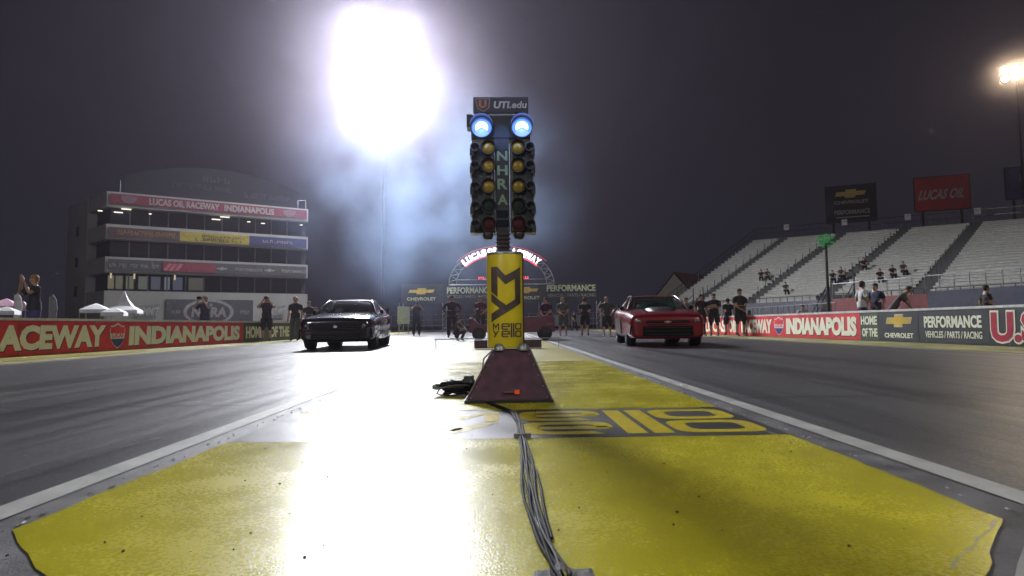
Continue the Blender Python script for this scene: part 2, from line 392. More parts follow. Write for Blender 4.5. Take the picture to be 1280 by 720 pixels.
# debris
db = MB(); rnd = random.Random(3)
for i in range(90):
    x = rnd.uniform(-1.3, 1.4); y = 1.5+rnd.random()**1.5*5; r_ = rnd.uniform(.0015, .0048)
    db.box((x, y, 0.002+r_*.4), (r_*rnd.uniform(.8, 2), r_*rnd.uniform(.8, 2), r_), rnd.uniform(0, 3), taper=0.6)
o = db.build('rubber_crumbs', RUB); o['kind'] = 'stuff'
# broken crust along the yellow edges
cr2 = MB(); rnd = random.Random(4)
for side, xb in ((-1, -1.42), (1, 1.47)):
    for i in range(260):
        y = 1.7+i*0.028+rnd.uniform(-.01, .01); x = xb+rnd.uniform(-.02, .02)
        if rnd.random() < .72: continue
        r_ = rnd.uniform(.004, .014)
        cr2.box((x, y, 0.002), (r_*.8, r_*1.6, rnd.uniform(.002, .005)), rnd.uniform(-.4, .4), taper=.5)
o = cr2.build('crumbled_edge', CONC); o['kind'] = 'stuff'

crk = mat('pale_crack_filler', (.42, .41, .30), .5)
for pts in (((1246, 650), (1238, 662), (1224, 672), (1214, 686), (1199, 697), (1188, 716)), ((870, 509), (900, 518), (925, 528), (948, 536), (975, 545), (1010, 558)), ((150, 560), (175, 553), (205, 546))):
    g_ = [G(*p) for p in pts]; mb = MB(); vs = []
    for i in range(len(g_)-1):
        for q in range(6):
            p = g_[i].lerp(g_[i+1], q/6); w_ = random.uniform(.001, .005); vs += [(p.x+random.uniform(-.006, .006)-w_, p.y, .0022), (p.x+w_, p.y+random.uniform(-.004, .004), .0022)]
    mb.add(vs, [(2*i, 2*i+1, 2*i+3, 2*i+2) for i in range(len(vs)//2-1)]); o = mb.build('paint_crack', crk); o['kind'] = 'structure'

# ------------------------------------------------------------------ track barriers with banners
def panel(parent, fc, u0_, u1_, z0, z1, m, name='banner_panel', w=0.014, th=0.006):
    mb = MB(); mb.poly(rect(u0_, u1_, z0, z1), fc.off(w), th)
    return mb.build(name, m, parent, world=True)
def letters(parent, fc, s, u0_, u1_, z0, z1, m, w=0.021, th=0.004, bold=0.02, slant=0.0, shadow=None, name='lettering'):
    if shadow:
        mb = MB(); k = (z1-z0)*.045
        text(mb, s, fc.off(w), u0_+k, u1_+k, z0-k, z1-k, th*.4, bold, slant); mb.build('letter_shadow', shadow, parent, world=True)
    mb = MB(); text(mb, s, fc.off(w+0.002), u0_, u1_, z0, z1, th, bold, slant)
    return mb.build(name, m, parent, world=True)
def lucas_shield(parent, fc, u, z, w, h):
    a = MB(); a.poly(shield(u, z, w, h), fc.off(.021), .003); s_ = a.build('shield_emblem', WHITE, parent, world=True)
    a = MB(); a.poly([(u-w*.46, z+h*.1), (u+w*.46, z+h*.1), (u+w*.44, z+h*.34), (u+w*.25, z+h*.34), (u, z+h*.44), (u-w*.25, z+h*.34), (u-w*.44, z+h*.34)], fc.off(.0245), .002); a.build('emblem_top', RED, s_, world=True)
    a = MB(); a.poly([(u-w*.43, z-h*.12), (u-w*.22, z-h*.36), (u, z-h*.46), (u+w*.22, z-h*.36), (u+w*.43, z-h*.12)], fc.off(.0245), .002); a.build('emblem_bottom', NAVY, s_, world=True)
    a = MB(); text(a, 'LUCAS', fc.off(.0245), u-w*.38, u+w*.38, z-h*.08, z+h*.12, .002, .03); a.build('emblem_lettering', RED, s_, world=True)

def barrier(A, B, label):
    fc = Face(A, B); t = thing('track_barrier', label, 'barrier', (A[0], A[1], 0))
    n = int(fc.L/3.6); L = fc.L/n
    for i in range(n):
        mb = MB(); a = i*L+.012; b = (i+1)*L-.012
        prof = [(0.0, 0.0), (0.0, 0.80), (-0.20, 0.80), (-0.26, 0.0)]
        vs = [fc(a, z, w) for w, z in prof]+[fc(b, z, w) for w, z in prof]
        mb.add(vs, [(0, 1, 2, 3), (7, 6, 5, 4)]+[(k, (k+1) % 4, 4+(k+1) % 4, 4+k) for k in range(4)])
        mb.build('wall_block', CONCW, t, world=True)
    for i in range(n):
        mb = MB(); mb.poly(rect(i*L+.004, (i+1)*L-.004, .802, .86+random.uniform(-.004, .004)), fc.off(-.18), .21); mb.build('cap_rail', mat('cap_white', (0.62, 0.62, 0.60), .5), t, world=True)
    return fc, t
def seams(parent, fc, a, b):
    u = a+2.4
    while u < b-.3:
        mb = MB(); mb.poly(rect(u, u+.012, .02, .79), fc.off(.0205), .0012); mb.build('banner_seam', mat('seam_dark', (.05, .04, .04), .6), parent, world=True)
        for z in (.05, .76):
            mb = MB(); mb.lathe((0, 0, 0), [(.014, 0), (.014, .004), (.006, .004)], 'y', 8)
            q = fc(u+.05, z, .022); mb.v = [q+Vector((v.y*fc.n.x+v.x*fc.d.x, v.y*fc.n.y+v.x*fc.d.y, v.z)) for v in mb.v]; mb.build('banner_eyelet', STEEL, parent, world=True)
        u += 2.4
# left
fcL, bl = barrier((-10.95, 4.0), (-9.75, 44.0), 'long low track wall with red and green banners on the grass side by the tower')
U = fcL.u; zt = 0.79
x303 = U(303.5)
panel(bl, fcL, 0.1, x303, .02, zt, RED)
letters(bl, fcL, 'LUCAS OIL', U(-330), U(-180), .13, .68, CREAM, bold=.035, slant=.05, shadow=BLACK)
letters(bl, fcL, 'RACEWAY', U(-24), U(131), .13, .70, CREAM, bold=.055, slant=.05, shadow=BLACK)
lucas_shield(bl, fcL, U(146.5), .41, U(156)-U(137), .70)
letters(bl, fcL, 'INDIANAPOLIS', U(160.5), U(299), .12, .68, CREAM, bold=.06, slant=.05, shadow=BLACK)
panel(bl, fcL, x303+.01, U(364), .02, zt, GREENB)
letters(bl, fcL, 'HOME', U(307), U(328), .16, .66, CREAM, bold=.05)
letters(bl, fcL, 'OF THE', U(337), U(361), .16, .66, CREAM, bold=.05)
panel(bl, fcL, U(364)+.01, U(392), .02, zt, CHAR)
a = MB(); a.poly(bowtie(U(378), .5, 1.3, .3), fcL.off(.021), .004); a.build('bowtie_emblem', GOLD, bl, world=True)
panel(bl, fcL, U(392)+.01, 39.5, .02, zt, CHAR)
seams(bl, fcL, 0, 39)
# right
fcR, br = barrier((9.85, 46.0), (10.55, 6.0), 'long low track wall with red and charcoal banners below the grandstand')
U = fcR.u
x75 = U(1075.5)
panel(br, fcR, .1, x75, .02, zt, RED)
letters(br, fcR, 'LUCAS', U(882), U(907), .13, .68, CREAM, bold=.04)
letters(br, fcR, 'OIL', U(911), U(922), .13, .68, CREAM, bold=.04)
letters(br, fcR, 'RACEWAY', U(927), U(965), .13, .68, CREAM, bold=.055, slant=.05)
lucas_shield(br, fcR, U(974), .42, U(980)-U(968), .68)
letters(br, fcR, 'INDIANAPOLIS', U(983), U(1071), .12, .70, CREAM, bold=.06, slant=.05, shadow=BLACK)
panel(br, fcR, x75+.01, U(1098.5), .02, zt, GREENB)
letters(br, fcR, 'HOME', U(1077), U(1097), .45, .70, CREAM, bold=.035)
letters(br, fcR, 'OF THE', U(1078), U(1097), .12, .36, CREAM, bold=.035)
panel(br, fcR, U(1098.5)+.01, U(1148.5), .02, zt, CHAR)
a = MB(); a.poly(bowtie(U(1124), .56, U(1140)-U(1107), .34), fcR.off(.021), .003); a.build('bowtie_border', mat('emblem_cream', (.6, .56, .4), .4), br, world=True)
a = MB(); a.poly(bowtie(U(1124), .56, (U(1140)-U(1107))*.9, .27), fcR.off(.0255), .003); a.build('bowtie_emblem', GOLD, br, world=True)
letters(br, fcR, 'CHEVROLET', U(1106), U(1142), .11, .24, CREAM, bold=.03)
panel(br, fcR, U(1148.5)+.015, U(1237), .02, zt, CHAR)
letters(br, fcR, 'PERFORMANCE', U(1156), U(1228), .38, .66, CREAM, bold=.035)
letters(br, fcR, 'VEHICLES / PARTS / RACING', U(1157), U(1228), .14, .30, CREAM, bold=.015)
panel(br, fcR, U(1237)+.01, fcR.L-.1, .02, zt, CHAR)
letters(br, fcR, 'U.S.', U(1238), U(1312), .05, .76, CREAM, bold=.085, slant=.03, name='letter_outline')
letters(br, fcR, 'U.S.', U(1239.5), U(1309), .09, .72, mat('magenta_red', (.42, .015, .05), .45), w=.028, bold=.04, slant=.03)

seams(br, fcR, 12, fcR.L-.4)
# ------------------------------------------------------------------ race control tower
A0 = P(132, 300, 50); B0 = P(385, 300, 58.5); C0 = P(85, 300, 57)
fT = Face(A0, B0); fS = Face(C0, A0)
tw = thing('control_tower', 'four storey cream race tower with sign bands and dark window strips', 'building', (A0.x, A0.y, 0))
D0 = Vector((C0.x+12, C0.y+12)); E0 = Vector((B0.x-6, B0.y+12))
def floorpoly(z0, z1, inset, m, name, lip=0):
    k = inset
    pts = [fT(k*.3, 0, -k), fT(fT.L, 0, -k), Vector((E0.x, E0.y, 0)), Vector((D0.x, D0.y, 0)), fS(k*.5, 0, -k)]
    pts = [(p.x, p.y) for p in pts]; mb = MB(); mb.poly(pts, lambda u, v, w: Vector((u, v, z0+w)), z1-z0)
    return mb.build(name, m, tw, world=True)
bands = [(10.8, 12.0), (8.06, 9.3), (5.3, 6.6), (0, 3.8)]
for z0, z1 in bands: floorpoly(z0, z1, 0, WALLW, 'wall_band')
wins = [(9.3, 10.8), (6.6, 8.06), (3.8, 5.3)]
GL2 = mat('tower_glass', (0.02, 0.022, 0.03), 0.45, spec=0.25)
for wi, (z0, z1) in enumerate(wins):
    floorpoly(z0+.002, z1-.002, 0.9, mat('window_recess', (0.035, 0.037, 0.045), .6), 'recessed_storey')
    n = 11
    for i in range(n):
        a = .3+i*(fT.L-.6)/n; b = a+(fT.L-.6)/n-.12
        mb = MB(); mb.poly(rect(a, b, z0+.12, z1-.1), fT.off(-.86), .03); mb.build('window_pane', GL2, tw, world=True)
        if i:
            mb = MB(); mb.poly(rect(a-.11, a-.01, z0+.004, z1-.004), fT.off(-.85), .06); mb.build('mullion', mat('mullion_grey', (.12, .12, .12), .5), tw, world=True)
    for i in range(3):
        a = .5+i*(fS.L-1.2)/3; mb = MB(); mb.poly(rect(a, a+(fS.L-1.2)/3-.15, z0+.12, z1-.1), fS.off(-.86), .03); mb.build('window_pane', GL2, tw, world=True)
# side wall solid half: the end stair shaft
mb = MB(); mb.poly([(fS(a, 0, w).x, fS(a, 0, w).y) for a, w in ((0, .05), (fS.L*.55, .05), (fS.L*.55, -1.2), (0, -1.2))], lambda u, v, w: Vector((u, v, w)), 12.05)
mb.build('stair_shaft', WALLW, tw, world=True)
for z in (9.0, 6.2, 3.6):
    mb = MB(); mb.poly(rect(fS.L*.25, fS.L*.33, z, z+.9), fS.off(.052), .02); mb.build('slot_window', GL2, tw, world=True)
# lit ceiling lamps and lamps inside
LAMPW = glow('tower_lamp', (1, .95, .8), 1.3)
for px, py, w_ in ((125, 262, 5), (148, 264, 10), (158, 260, 11), (271, 273, 11), (282, 270, 12), (312, 276, 4), (330, 278, 5), (188, 266, 3), (378, 280, 3)):
    u = fT.u(px, py); z = fT.v(px, py)
    mb = MB(); mb.poly(rect(u-w_*.032, u+w_*.032, min(z, 10.72)-.05, min(z, 10.72)), fT.off(-.6), .3); mb.build('ceiling_lamp', LAMPW, tw, world=True)
for px in (138.5, 168, 219):
    u = fT.u(px, 346); mb = MB(); mb.poly(rect(u-.06, u+.06, 4.85, 5.28), fT.off(-.5), .1); mb.build('down_light', glow('warm_down_light', (1, .85, .5), .5), tw, world=True)
# lit part of the bottom window strip
for px0, px1, c in ((133, 141, (.12, .11, .07)), (143, 152, (.09, .09, .06)), (156, 166, (.10, .10, .07)), (172, 184, (.08, .09, .08)), (188, 200, (.05, .06, .08)), (205, 212, (.1, .12, .15)), (216, 228, (.05, .06, .09)), (236, 256, (.06, .06, .05))):
    mb = MB(); mb.poly(rect(fT.u(px0), fT.u(px1), 4.0, 5.1), fT.off(-.82), .02); mb.build('lit_pane', glow('lit_pane_%d' % px0, c, .8), tw, world=True)
# signs on the bands
def sign(u0_, u1_, z0, z1, m, w=.02): return panel(tw, fT, u0_, u1_, z0, z1, m, 'sign_panel', w=w, th=.03)
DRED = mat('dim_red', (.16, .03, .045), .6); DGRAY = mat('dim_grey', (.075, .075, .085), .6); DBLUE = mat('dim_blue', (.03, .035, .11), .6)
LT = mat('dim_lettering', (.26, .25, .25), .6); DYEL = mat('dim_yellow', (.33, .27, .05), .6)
Uu = fT.u
def let(s, px0, px1, z0, z1, m, bold=.02, slant=0.0): letters(tw, fT, s, Uu(px0), Uu(px1), z0, z1, m, w=.055, th=.01, bold=bold, slant=slant)
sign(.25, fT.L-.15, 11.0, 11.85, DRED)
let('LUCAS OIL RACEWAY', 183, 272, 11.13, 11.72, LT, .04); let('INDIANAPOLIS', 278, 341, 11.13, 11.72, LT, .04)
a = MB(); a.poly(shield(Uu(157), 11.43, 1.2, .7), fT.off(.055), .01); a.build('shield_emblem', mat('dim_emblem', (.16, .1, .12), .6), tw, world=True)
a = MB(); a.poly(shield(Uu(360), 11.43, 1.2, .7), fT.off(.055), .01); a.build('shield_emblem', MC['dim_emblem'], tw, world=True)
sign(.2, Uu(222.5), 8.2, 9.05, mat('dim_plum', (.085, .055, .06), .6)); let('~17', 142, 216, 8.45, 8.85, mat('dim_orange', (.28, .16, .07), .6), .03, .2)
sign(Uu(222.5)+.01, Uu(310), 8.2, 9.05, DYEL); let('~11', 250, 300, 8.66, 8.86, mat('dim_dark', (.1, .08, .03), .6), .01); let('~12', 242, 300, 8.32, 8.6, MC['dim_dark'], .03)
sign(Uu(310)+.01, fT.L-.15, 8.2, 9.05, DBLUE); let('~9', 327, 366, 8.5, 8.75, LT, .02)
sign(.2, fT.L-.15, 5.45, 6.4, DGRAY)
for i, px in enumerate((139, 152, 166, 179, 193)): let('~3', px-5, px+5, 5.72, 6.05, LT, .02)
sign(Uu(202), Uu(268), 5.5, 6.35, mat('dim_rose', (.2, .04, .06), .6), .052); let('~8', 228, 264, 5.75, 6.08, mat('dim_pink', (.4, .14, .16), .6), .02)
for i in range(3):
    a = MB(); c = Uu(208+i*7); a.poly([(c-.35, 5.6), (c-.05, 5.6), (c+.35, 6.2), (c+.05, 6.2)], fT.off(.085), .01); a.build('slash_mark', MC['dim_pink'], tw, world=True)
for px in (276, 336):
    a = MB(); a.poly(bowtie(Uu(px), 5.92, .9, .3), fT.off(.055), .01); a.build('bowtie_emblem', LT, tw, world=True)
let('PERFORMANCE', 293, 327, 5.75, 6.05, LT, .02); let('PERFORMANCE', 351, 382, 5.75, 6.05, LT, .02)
# ground floor signs
for p0, p1 in ((164, 198), (338, 356)):
    a = MB(); a.poly([(Uu(p0)+.3, 1.5), (Uu(p1)-.2, 1.5), (Uu(p1)+.1, 2.75), (Uu(p0)+.6, 2.55)], fT.off(.02), .02); a.build('sign_panel', mat('summit_grey', (.2, .2, .2), .6), tw, world=True)
    let('SUMMIT', p0+4, p1-1, 1.75, 2.45, mat('summit_dark', (.42, .42, .40), .6), .02, .2)
sign(Uu(207), Uu(316), .9, 3.15, DGRAY)
a = MB(); c = Uu(261); a.poly(ell(c, 2.05, 2.0, 1.15), fT.off(.055), .01); a.build('oval_border', mat('oval_grey', (.27, .27, .27), .6), tw, world=True)
a = MB(); a.poly(ell(c, 2.05, 1.72, .92), fT.off(.067), .01); a.build('oval_field', DGRAY, tw, world=True)
letters(tw, fT, 'NHRA', c-1.4, c+1.4, 1.6, 2.5, LT, w=.08, th=.01, bold=.05, slant=.1)
for px in (214, 300): letters(tw, fT, '~4', Uu(px), Uu(px+12), 1.85, 2.2, LT, w=.055, th=.01, bold=.02)
# roof billboard, antenna, rails
fRB = Face(fT(1.2, 0, -2.5), fT(fT.L-.3, 0, -2.5))
mb = MB(); pts = [(0, 12.4), (fRB.L, 12.4)]+[(fRB.L*(1-i/14), 13.9+1.5*math.sin(math.pi*i/14)**.8) for i in range(15)]
mb.poly(pts, fRB, .3); mb.build('roof_sign', mat('roof_sign_blue', (.007, .008, .014), .7), tw, world=True)
letters(tw, fRB, '~4', 6.0, 8.4, 14.1, 14.7, mat('faint_letters', (.03, .03, .045), .6), w=.32, th=.01, bold=.03)
letters(tw, fRB, '~15', 3.6, 8.6, 13.3, 13.8, MC['faint_letters'], w=.32, th=.01, bold=.02)['kind'] = 'stuff'
letters(tw, fRB, '~12', 9.6, 13.8, 13.0, 13.5, MC['faint_letters'], w=.32, th=.01, bold=.02)['kind'] = 'stuff'
for u in (2, 5, 8, 11, 14):
    mb = MB(); mb.tube(fRB(u, 12.0, -.15), fRB(u, 12.42, -.15), .06); mb.build('sign_post', DARK, tw, world=True)
mb = MB(); mb.tube(fT(.9, 12, -.5), fT(.9, 13.1, -.5), .03); mb.build('antenna', STEEL, tw, world=True)
mb = MB(); mb.path([fT(fT.L-.9, 12, -.3), fT(fT.L-.9, 12.8, -.3), fT(fT.L-.2, 12.9, -.3), fT(fT.L-.15, 12, -.3)], .04); mb.build('roof_hoop', STEEL, tw, world=True)

# ------------------------------------------------------------------ tents and flags by the tower
TENTM = mat('tent_canvas', (.66, .66, .68), .7, var=.1, emit=None)
def tent(px, py_top, py_eave, wpx, d, label, peak=False, m=TENTM, group=None):
    c = P(px, py_eave, d); top = P(px, py_top, d); w = wpx/F*d
    t = thing('canopy_tent', label, 'tent', (c.x, c.y, 0), 0.35, group)
    h = c.z; H = top.z
    mb = MB(); n = 24; prof = [(1.0, 0), (.55, .22), (.25, .55), (.02, 1.0)] if peak else [(1.0, 0), (.6, .45), (.02, 1.0)]
    for k in range(len(prof)-1):
        (r1, h1), (r2, h2) = prof[k], prof[k+1]
        for q in range(4):
            def cn(r_, q_): a = math.pi/4+q_*math.pi/2; return (math.cos(a)*r_*w*.62, math.sin(a)*r_*w*.62)
            p = [(*cn(r1, q), h+(H-h)*h1), (*cn(r1, q+1), h+(H-h)*h1), (*cn(r2, q+1), h+(H-h)*h2), (*cn(r2, q), h+(H-h)*h2)]
            mb.add(p, [(0, 1, 2, 3)])
    mb.build('canopy', m, t)
    mb = MB()
    for q in range(4):
        def cn(q_): a = math.pi/4+q_*math.pi/2; return (math.cos(a)*w*.62, math.sin(a)*w*.62)
        a_, b_ = cn(q), cn(q+1)
        mb.add([(*a_, h), (*b_, h), (*b_, h-.18), (*a_, h-.18)], [(0, 1, 2, 3)])
    mb.build('valance', m, t)
    for q in range(4):
        a = math.pi/4+q*math.pi/2; x, y = math.cos(a)*w*.6, math.sin(a)*w*.6
        l_ = MB(); l_.tube((x, y, 0), (x, y, h), .025, n=6); l_.build('leg', STEEL, t)
    return t
tent(155, 364, 388, 40, 36, 'tall white peaked tent in front of the tower', True)
tent(120, 379, 387, 32, 33, 'flat white canopy left of the tall peaked tent')
tent(143, 384, 390.5, 28, 31, 'low white canopy just in front of the tall peaked tent')
tent(8, 373, 383, 34, 34, 'pink canopy at the far end beside the white feather flag', False, mat('pink_canvas', (.6, .38, .5), .7))
tent(8, 383, 389, 26, 30, 'small white canopy below the pink canopy')
tent(29, 376, 384, 12, 34, 'narrow pale pink canopy between feather flag and woman', False, mat('pale_pink_canvas', (.58, .42, .52), .7))
def flag(px, py0, py1, d, label, m):
    c = P(px, py1, d); H = P(px, py0, d).z
    t = thing('feather_flag', label, 'flag', (c.x, c.y, 0), 0, None)
    mb = MB(); mb.tube((0, 0, 0), (0, 0, H*.97), .015, n=6); mb.build('pole', STEEL, t)
    mb = MB(); h0 = H*.3; hh = H-h0
    mb.poly([(0.02, h0), (.36, h0+.1), (.42, h0+hh*.6), (.36, h0+hh*.85), (.18, H), (.02, H-.15)], lambda u, v, w: Vector((u, w, v)), .02); mb.build('sail', m, t)
flag(17, 366, 392, 32, 'white feather flag rising between the pink canopies', WHITE)
flag(61, 368, 392, 32, 'dim grey feather flag right of the woman behind the wall', mat('dim_flag', (.25, .25, .27), .7))

# ------------------------------------------------------------------ starting line arch and banner bridge
D = 60.0
def zz(py, d=D, px=627): return P(px, py, d).z
ar = thing('banner_gantry', 'lit arch and long dark banner gantry spanning behind the starting line', 'gantry', (0, D, 0))
fA = Face((P(500, 360, D).x, D), (P(750, 360, D).x, D))
zb, ztp = zz(379), zz(354)
for p0, p1 in ((502, 555.5), (556, 617), (617.5, 675.5), (676, 748)):
    panel(ar, fA, fA.u(p0), fA.u(p1), zb, ztp, CHAR, 'banner_panel', w=0, th=.06)
def letA(s, p0, p1, y0, y1, m, bold=.02, slant=0): letters(ar, fA, s, fA.u(p0), fA.u(p1), zz(y1), zz(y0), m, w=.07, th=.02, bold=bold, slant=slant)
PALE = mat('pale_green_letters', (.60, .66, .45), .5)
letA('PERFORMANCE', 559, 615, 358.5, 366.5, PALE, .03); letA('PERFORMANCE', 684, 745, 357, 365, PALE, .03)
letA('VEHICLES / PARTS / RACING', 559, 615, 368.5, 372, GREYT, 0); letA('VEHICLES / PARTS / RACING', 685, 745, 368, 372, GREYT, 0)
for p in (527, 657):
    a = MB(); a.poly(bowtie(fA.u(p), zz(363), 2.6, .6), fA.off(.07), .02); a.build('bowtie_emblem', GOLD, ar, world=True)
    letA('CHEVROLET', p-18, p+18, 370.5, 374.5, PALE, .02)
for p in (502, 556, 617, 676, 748):
    mb = MB(); x = P(p, 380, D).x
    for dx in (-.2, .2): mb.tube((x+dx, D-.1, 0), (x+dx, D-.1, zb+.1), .045, n=6)
    for k in range(5): mb.tube((x-.2, D-.1, k*zb/5), (x+.2, D-.1, (k+1)*zb/5), .025, n=5)
    mb.build('truss_leg', STEEL, ar, world=True)
cxA = P(627, 355, D).x; z0A = zz(356); aR = (692-561)/2/F*D; bR = zz(311)-z0A
def arc(t, k=1.0): return Vector((cxA+math.cos(t)*aR*k, D-.4, z0A+math.sin(t)*bR*k))
NT = 36
for k, nm in ((1.0, 'outer_chord'), (.86, 'inner_chord')):
    mb = MB(); mb.path([arc(math.pi*i/NT, k) for i in range(NT+1)], .06); mb.build(nm, STEEL, ar, world=True)
mb = MB()
for i in range(NT): mb.tube(arc(math.pi*i/NT, 1.0 if i % 2 else .86), arc(math.pi*(i+1)/NT, .86 if i % 2 else 1.0), .03, n=5)
mb.build('arch_lattice', STEEL, ar, world=True)
mb = MB(); mb.tube((cxA-aR, D-.4, z0A), (cxA+aR, D-.4, z0A), .06); mb.tube((cxA-aR*.86, D-.4, z0A+.5), (cxA+aR*.86, D-.4, z0A+.5), .04); mb.build('tie_beam', STEEL, ar, world=True)
NEON = glow('red_neon', (1, .05, .10), 1.6); NEONW = glow('white_neon', (1, .80, .84), 3.2)
mb = MB(); i0, i1 = .20, .80
mb.path([arc(math.pi*(i0+(i1-i0)*i/30), .83)+Vector((0, -.25, 0)) for i in range(31)], .075); mb.build('neon_line', NEON, ar, world=True)
mb = MB(); mb.path([arc(math.pi*(i0+(i1-i0)*i/30), 1.06)+Vector((0, -.1, 0)) for i in range(31)], .05); mb.build('neon_line', mat('neon_dim', (.1, .01, .02), .4, emit=(1, .05, .08), es=.35), ar, world=True)
word = 'LUCAS OIL RACEWAY'
angs = {}
spans = [('LUCAS', .765, .615), ('OIL', .572, .512), ('RACEWAY', .455, .235)]
for wd, a0, a1 in spans:
    for i, chh in enumerate(wd):
        t = math.pi*(a0+(a1-a0)*(i+.0)/(max(1, len(wd)-1)))
        c = arc(t, .935); tang = math.atan2(-math.cos(t)*bR, math.sin(t)*aR)   # direction of travel clockwise
        ux, uz = math.cos(tang), math.sin(tang)
        hw, hh = (.12 if chh == 'I' else .25), .33
        fn = lambda u, v, w, c=c, ux=ux, uz=uz: Vector((c.x+ux*u-uz*v, c.y-.12-w, c.z+uz*u+ux*v))
        mb = MB(); text(mb, chh, fn, -hw, hw, -hh, hh, .06, .06); mb.build('neon_letter', NEONW, ar, world=True)
fA2 = Face((cxA-aR, D-.5), (cxA+aR, D-.5))
mb = MB(); text(mb, '~12', fA2.off(0.05), fA2.u(598), fA2.u(662), zz(349.5), zz(346.2), .04, .02); mb.build('small_neon_lettering', NEON, ar, world=True)

# far fence, pale board, vans
fb = thing('mesh_fence', 'far mesh crowd fence behind the starting line people', 'fence', (0, 68, 0))
for i in range(40):
    x = -15+i*.9; mb = MB(); mb.tube((x, 68, 0), (x, 68, 1.9), .03, n=5); mb.build('post', STEEL, fb, world=True)
mb = MB(); 
for z in (.1, .65, 1.25, 1.88): mb.tube((-15, 68, z), (20.2, 68, z), .022, n=5)
mb.build('rail', STEEL, fb, world=True)
c = P(504.5, 403, 50); t = thing('notice_board', 'pale green square board on posts behind the black car', 'sign', (c.x, c.y, 0))
mb = MB(); mb.box((0, 0, 1.5), (1.0, .06, 1.45)); mb.build('panel', mat('pale_board', (.42, .48, .34), .6), t)
for s_ in (-.4, .4): mb = MB(); mb.tube((s_, .05, 0), (s_, .05, 1.4), .03, n=6); mb.build('leg', STEEL, t)
vz = mat('van_white', (.6, .6, .6), .4)
def van(px, d, label, warm):
    c = P(px, 405, d); t = thing('parked_van', label, 'van', (c.x, c.y, 0), R(80), 'vans parked far behind the line')
    mb = MB(); mb.poly([(-.9, .35), (.95, .35), (.98, 1.2), (.8, 2.1), (-.8, 2.1), (-.98, 1.2)], lambda u, v, w: Vector((w-2.4, u, v)), 3.6); mb.build('body', vz, t, bevel=.08)
    mb = MB(); mb.poly([(1.2, .35), (2.4, .35), (2.45, 1.05), (1.9, 1.25), (1.3, 2.05), (1.2, 2.05)], lambda u, v, w: Vector((u, w-.93, v)), 1.86); mb.build('cab', vz, t, bevel=.06)
    mb = MB(); mb.poly([(1.93, 1.27), (1.36, 2.0), (1.34, 1.96), (1.9, 1.25)], lambda u, v, w: Vector((u+.02, w-.8, v)), 1.6); mb.build('windscreen', GLASS, t)
    for x in (-1.6, 1.7):
        for y in (-.9, .9): w_ = MB(); w_.lathe((x, y-.1, .34), [(.02, 0), (.34, 0), (.34, .2), (.02, .2)], 'y', 14); w_.build('wheel', RUB, t)
    mb = MB(); mb.box((2.47, 0, .75), (.03, 1.3, .12)); mb.build('lamp_strip', glow('van_lamp_%d' % warm, (1, .85, .6) if warm else (1, 1, .95), 2.0), t)
van(700, 95, 'small white van left of the three standing men, far behind', 1)
van(722, 97, 'second white van beyond the standing men, right of the first', 0)
van(776, 92, 'white van with warm lamps half hidden by the red car', 1)

# ------------------------------------------------------------------ cream house with red roof
c = P(862, 385, 85)
gh = thing('gabled_building', 'cream gabled building with dark red roof beside the grandstand', 'building', (c.x, c.y, 0))
pk = P(843, 341, 80); el = P(820, 369, 80); er = P(868, 369, 80)
fG = Face((el.x, 80), (er.x, 80.5))
mb = MB(); mb.poly([(0, 0), (fG.L, 0), (fG.L, el.z), (fG.L*.48, pk.z), (0, el.z)], fG.off(-.3), .3); mb.build('gable_wall', mat('gable_cream', (.62, .60, .52), .8, var=.1), gh, world=True)
RR = mat('red_roof', (.09, .02, .022), .7)
e2 = Vector((er.x+9, 92, 0)); 
mb = MB(); rA = fG(fG.L*.48, pk.z+.15, .3); rB = rA+Vector((11, 12, 0)); eA = fG(fG.L+.25, el.z-.1, .3); eB = eA+Vector((11, 12, 0)); lA = fG(-.25, el.z-.1, .3); lB = lA+Vector((11, 12, 0))
mb.add([rA, rB, eB, eA], [(0, 1, 2, 3)]); mb.add([rA, rB, lB, lA], [(0, 1, 2, 3)]); mb.build('roof', RR, gh, world=True)
mb = MB(); q = fG(fG.L, 0, -.02); mb.add([(q.x, q.y, 0), (q.x+11, q.y+12, 0), (q.x+11, q.y+12, el.z), (q.x, q.y, el.z)], [(0, 1, 2, 3)]); mb.build('side_wall', WALLW, gh, world=True)
vp = P(876, 340, 80); mb = MB(); mb.tube((vp.x, 81, el.z), (vp.x, 81, vp.z), .06); mb.lathe((vp.x, 81, vp.z), [(.05, 0), (.3, .1), (.05, .3)], n=8); mb.build('roof_vent', STEEL, gh, world=True)

# ------------------------------------------------------------------ grandstand
ZB, ZT = 2.5, 9.5
def PZ(px, py, z):
    v = ray(px, py); return CAM+v*((z-CAMH)/v.z)
us = [-1, 0, 1, 2, 3, 4]
bot = {1: PZ(1150, 366, ZB), 2: PZ(1042, 371, ZB), 3: PZ(938, 377, ZB)}
top = {1: PZ(1222, 278, ZT), 2: PZ(1138, 285, ZT), 3: PZ(1055, 291, ZT)}
